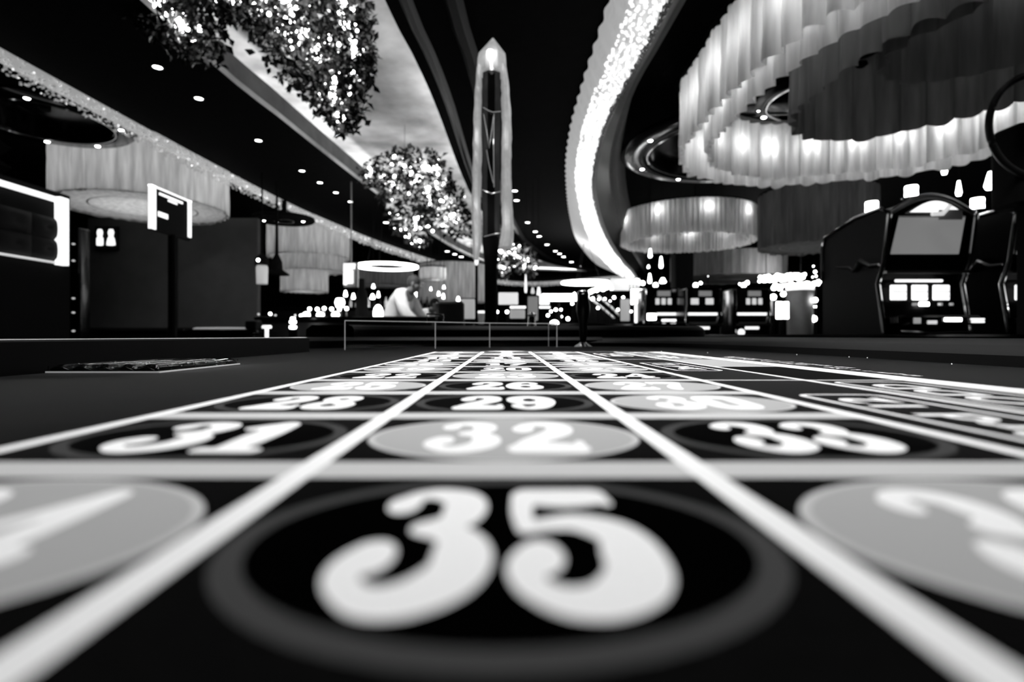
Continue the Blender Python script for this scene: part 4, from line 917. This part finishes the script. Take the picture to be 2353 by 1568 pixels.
b=MB()
for x in (1760,1800,1840): p=P(x,640,13); b.tube([p,(p.x,p.y,hz(2.75))],.01,5)
b.build('hanger','dark_metal',sp)
tiny([(1777,683,7),(1800,676,6),(1873,690,6),(1869,733,8),(1862,700,3),(1873,705,3)],9.0,'lamps around the round counter','around the round counter')
# ================================================================ LARGE SLOT MACHINES
def big_slot(x0,label,label2=None):
    Y=4.1; s=Y/F; t=thing('slot_machine',label,'slot machine',(x0,Y,0),0)
    z=lambda py:Zp(py,Y); X=lambda px:(px-2135)*s
    # side profile cabinet: y depth .82
    b=MB(); L,Rr=X(2036),X(2234)
    prof=[(.02,0),(.02,z(765)),(.10,z(640)),(.02,z(600)),(-.03,z(500)),(.05,z(478)),(.35,z(480)),(.78,z(505)),(.82,z(530)),(.82,0)]
    b.loft([[(L,a,c) for a,c in prof],[(Rr,a,c) for a,c in prof]],closed=True,caps=True); b.build('cabinet','cabinet_black',t)
    for xx in (L,Rr):
        b=MB(); b.tube([(xx,.02,z(765)),(xx,.09,z(650)),(xx,.02,z(600)),(xx,-.035,z(495)),(xx,.05,z(476)),(xx,.35,z(478)),(xx,.78,z(503)),(xx,.825,z(530)),(xx,.825,z(620))],.018,8); b.build('chrome_edge','chrome',t)
    b=MB(); pts=[(X(2040)+ (X(2230)-X(2040))*k/16, -.02, z(492)+ (z(452)-z(492))*math.sin(PI*k/16)) for k in range(17)]
    b.tube(pts,.022,8); b.build('arch','brushed',t)
    b=MB(); q=[(p[0],.0,p[2]) for p in pts]; b.loft([[(p[0],-.005,z(494)) for p in pts],[(p[0],-.005,p[2]) for p in pts],[(p[0],.25,p[2]) for p in pts],[(p[0],.25,z(494)) for p in pts]],closed=False); b.build('arch_box','lacquer',t)
    b=MB(); b.add([(X(2083)+ (X(2204)-X(2083))*k/12,-.03,z(490)+(z(464)-z(490))*math.sin(PI*k/12)) for k in range(13)],[tuple(range(13))]); b.build('topper_light','glow_soft',t)
    b=MB(); b.add([(X(2048),-.005,z(584)),(X(2202),-.005,z(584)),(X(2211),-.03,z(499)),(X(2059),-.03,z(499)),(X(2048),.01,z(584)),(X(2202),.01,z(584)),(X(2211),-.01,z(499)),(X(2059),-.01,z(499))],[(0,1,2,3),(7,6,5,4),(0,4,5,1),(1,5,6,2),(2,6,7,3),(3,7,4,0)]); b.build('upper_screen','screen_grey',t,smooth=False)
    b=MB(); b.box(X(2138),X(2190),-.085,-.075,z(510),z(488)); b.build('topper_card','plaster_grey',t,smooth=False)
    b=MB(); b.tube([(X(2120),-.09,z(498)),(X(2142),-.10,z(498)),(X(2158),-.10,z(480))],.016,8); b.build('topper_hook','glow_mid',t)
    b=MB(); b.box(L,Rr,-.005,.1,z(628),z(622)); b.build('chrome_divider','brushed',t,smooth=False)
    for i,(a,c) in enumerate(((2055,2093),(2105,2142),(2154,2193))):
        b=MB(); b.rbox(X(a),X(c),.035,.055,z(689),z(654),.012); rw=b.build('reel_window','glow_soft',t)
        g=MB(); g.box(X(a)+.01,X(c)-.01,.030,.034,z(670.5),z(669)); g.box(X(a)+.01,X(c)-.01,.030,.034,z(681),z(680)); g.build('reel_line','plaster_grey',rw,smooth=False)
    b=MB(); b.rbox(X(2066),X(2177),.035,.055,z(647),z(641),.01); b.build('payline_bar','glow_soft',t)
    b=MB(); b.rbox(X(2121),X(2142),.02,.05,z(703),z(694),.01); b.build('credit_display','lamp',t)
    for a,c,mm in ((2106,2114,'glow_dim'),(2166,2172,'glow_dim'),(2192,2197,'glow_dim')):
        b=MB(); b.rbox(X(a),X(c),.02,.05,z(702),z(696),.005); b.build('indicator','glow_dim',t)
    b=MB(); b.rbox(L+.02,Rr-.02,-.12,.05,z(748),z(726),.03); b.build('button_deck','lacquer',t)
    for a,c,p0,p1,mm in ((2070,2086,732,745,'glow_dim'),(2101,2122,738,746,'glow_mid'),(2139,2177,732,740,'lamp'),(2197,2228,733,737,'glow_soft'),(2199,2228,739,743,'glow_soft')):
        b=MB(); b.rbox(X(a),X(c),-.135,-.121,z(p1),z(p0),.006); b.build('button',mm,t)
    b=MB(); b.tube([(X(2047),-.10,z(762)),(X(2080),-.13,z(764)),(X(2110),-.13,z(766)),(X(2200),-.13,z(762))],.008,6); b.build('tray_rail','chrome',t)
    # chrome tube shaped to imitate highlights on the left side
    b=MB(); b.tube([(L-.012,.60,z(592)),(L-.012,.42,z(600)),(L-.012,.36,z(612)),(L-.012,.27,z(590)),(L-.012,.16,z(606)),(L-.012,.06,z(606))],[.008,.016,.012,.026,.018,.012],8); b.build('side_highlight','chrome',t)
    return t
x1=Xp(2135,4.1)
big_slot(x1,'big black slot machine with three bright reel windows on the right')
big_slot(x1+.95,'cut-off slot machine at the right edge of the picture')
b=MB()
def beacon(px,py,Y,label,w=14):
    s=Y/F; z=Zp(py,Y); t=thing('beacon',label,'beacon lamp',(Xp(px,Y),Y,0),0,'beacons above the slot machines')
    for k in (0,1):
        b=MB(); b.lathe([(w*.95*s,z+(k*13-13)*s),(w*s,z+(k*13-10)*s),(w*s,z+(k*13-4)*s),(w*.95*s,z+(k*13-1)*s)],0,0,20); b.build('lamp_cell','lamp',t)
    b=MB(); b.lathe([(w*1.5*s,z-18*s),(w*1.6*s,z-15*s),(w*.8*s,z-13.5*s)],0,0,24); b.lathe([(.012,0),(.012,z-18*s)],0,0,8); b.build('base','chrome',t)
beacon(2003,476,5.2,'white double-cell beacon at the left shoulder of big slot machine',13)
beacon(2094,440,5.3,'white double-cell beacon just left of the machine arch top',13)
beacon(2246,468,5.2,'white double-cell beacon right of the machine arch',13)
for i,a in enumerate(((2170,385,12,32),(2203,433,12,34),(2277,415,26,40),(2287,383,9,8),(2350,445,10,26))):
    pendant(a[0],a[1],6.2+.1*i,a[2],a[3],'bright hanging glass lamp, %s from the left above the slot machines'%ORD[[0,1,2,3,4][i]],'hanging lamps above the slot machines','lamp')
# round topper at the right edge
tp=thing('round_topper','round black hoop sign topper with dark screen at the right edge','sign',(0,0,0)); Y=3.55; c=P(2392,288,Y); Rq=120/F*Y
b=MB(); b.tube([(c.x+Rq*math.cos(k*PI/32),c.y,c.z+Rq*math.sin(k*PI/32)) for k in range(65)],.022,10,caps=False); b.build('hoop','satin_black',tp)
b=MB(); b.rbox(c.x-.13,c.x+.4,c.y+.0,c.y+.25,Zp(470,Y),c.z+.03,.05); b.build('screen_box','matte_black',tp)
b=MB(); b.box(c.x-.03,c.x+.03,c.y-.02,c.y+.05,0,c.z-Rq); b.box(c.x+.03,c.x+.2,c.y+.02,c.y+.2,0,Zp(470,Y)); b.build('stand','matte_black',tp,smooth=False)
# black low row of consoles right, hiding the floor
counter('console_row','low black console counter with a pale edge below the slot machines','counter',Xp(1560,3.3),Xp(2353,3.3)+.3,3.2,.5,Zp(769,3.3))
counter('low_platform','low black platform between table and far slot machines','counter',Xp(1085,7),Xp(1600,7),7.3,.6,Zp(744,7.3))
# ================================================================ LIGHTS
w=bpy.data.worlds.new('w'); bpy.context.scene.world=w; w.use_nodes=True; w.node_tree.nodes['Background'].inputs[0].default_value=(.5,.5,.5,1); w.node_tree.nodes['Background'].inputs[1].default_value=.0015
def spot(x,y,z,tx,ty,tz,e,ang,blend,size=.05):
    d=Vector((tx-x,ty-y,tz-z)); q=d.to_track_quat('-Z','Y').to_euler()
    return lamp_light('unseen_spot','SPOT',(x,y,z),e,size,rot=q,spot_size=math.radians(ang),spot_blend=blend)
spot(.0,.10,hz(2.35),.0,.15,FZ,100,17,1.0,.05)  # narrow cone also imitates lens vignetting at the sides
spot(.08,1.3,hz(2.35),.06,.72,FZ,430,33,1.0,.05)
spot(.0,2.6,hz(2.35),.0,1.35,FZ,330,25,1.0,.05)  # added to brighten the far felt
spot(3.2,3.0,hz(1.6),3.2,4.0,.9,12,60,1)  # aimed at the large slot machine, not at the table
spot(Xp(900,8),6.6,hz(2.35),Xp(925,8),7.7,1.4,260,40,1.0,.1)  # added to brighten the person behind the bar
spot(-3.6,6.6,hz(2.3),-4.9,9.2,.9,45,60,1.0,.1)  # added wash over the grey wall panels
# ================================================================ CAMERA
cam=bpy.data.cameras.new('camera'); co=bpy.data.objects.new('camera',cam); C.objects.link(co)
co.location=(0,0,CZ); co.rotation_euler=(PI/2,0,0)
cam.sensor_width=36; cam.lens=36*F/2353; cam.shift_x=(1176.5-VX)/2353; cam.shift_y=-(784-VY)/2353
cam.clip_start=.01; cam.clip_end=100
cam.dof.use_dof=True; cam.dof.focus_distance=.60; cam.dof.aperture_fstop=6.0; cam.dof.aperture_blades=0
sc_=bpy.context.scene; sc_.camera=co
sc_.view_settings.view_transform='Standard'; sc_.view_settings.look='None'; sc_.view_settings.exposure=0; sc_.view_settings.gamma=1; sc_.view_settings.use_curve_mapping=False
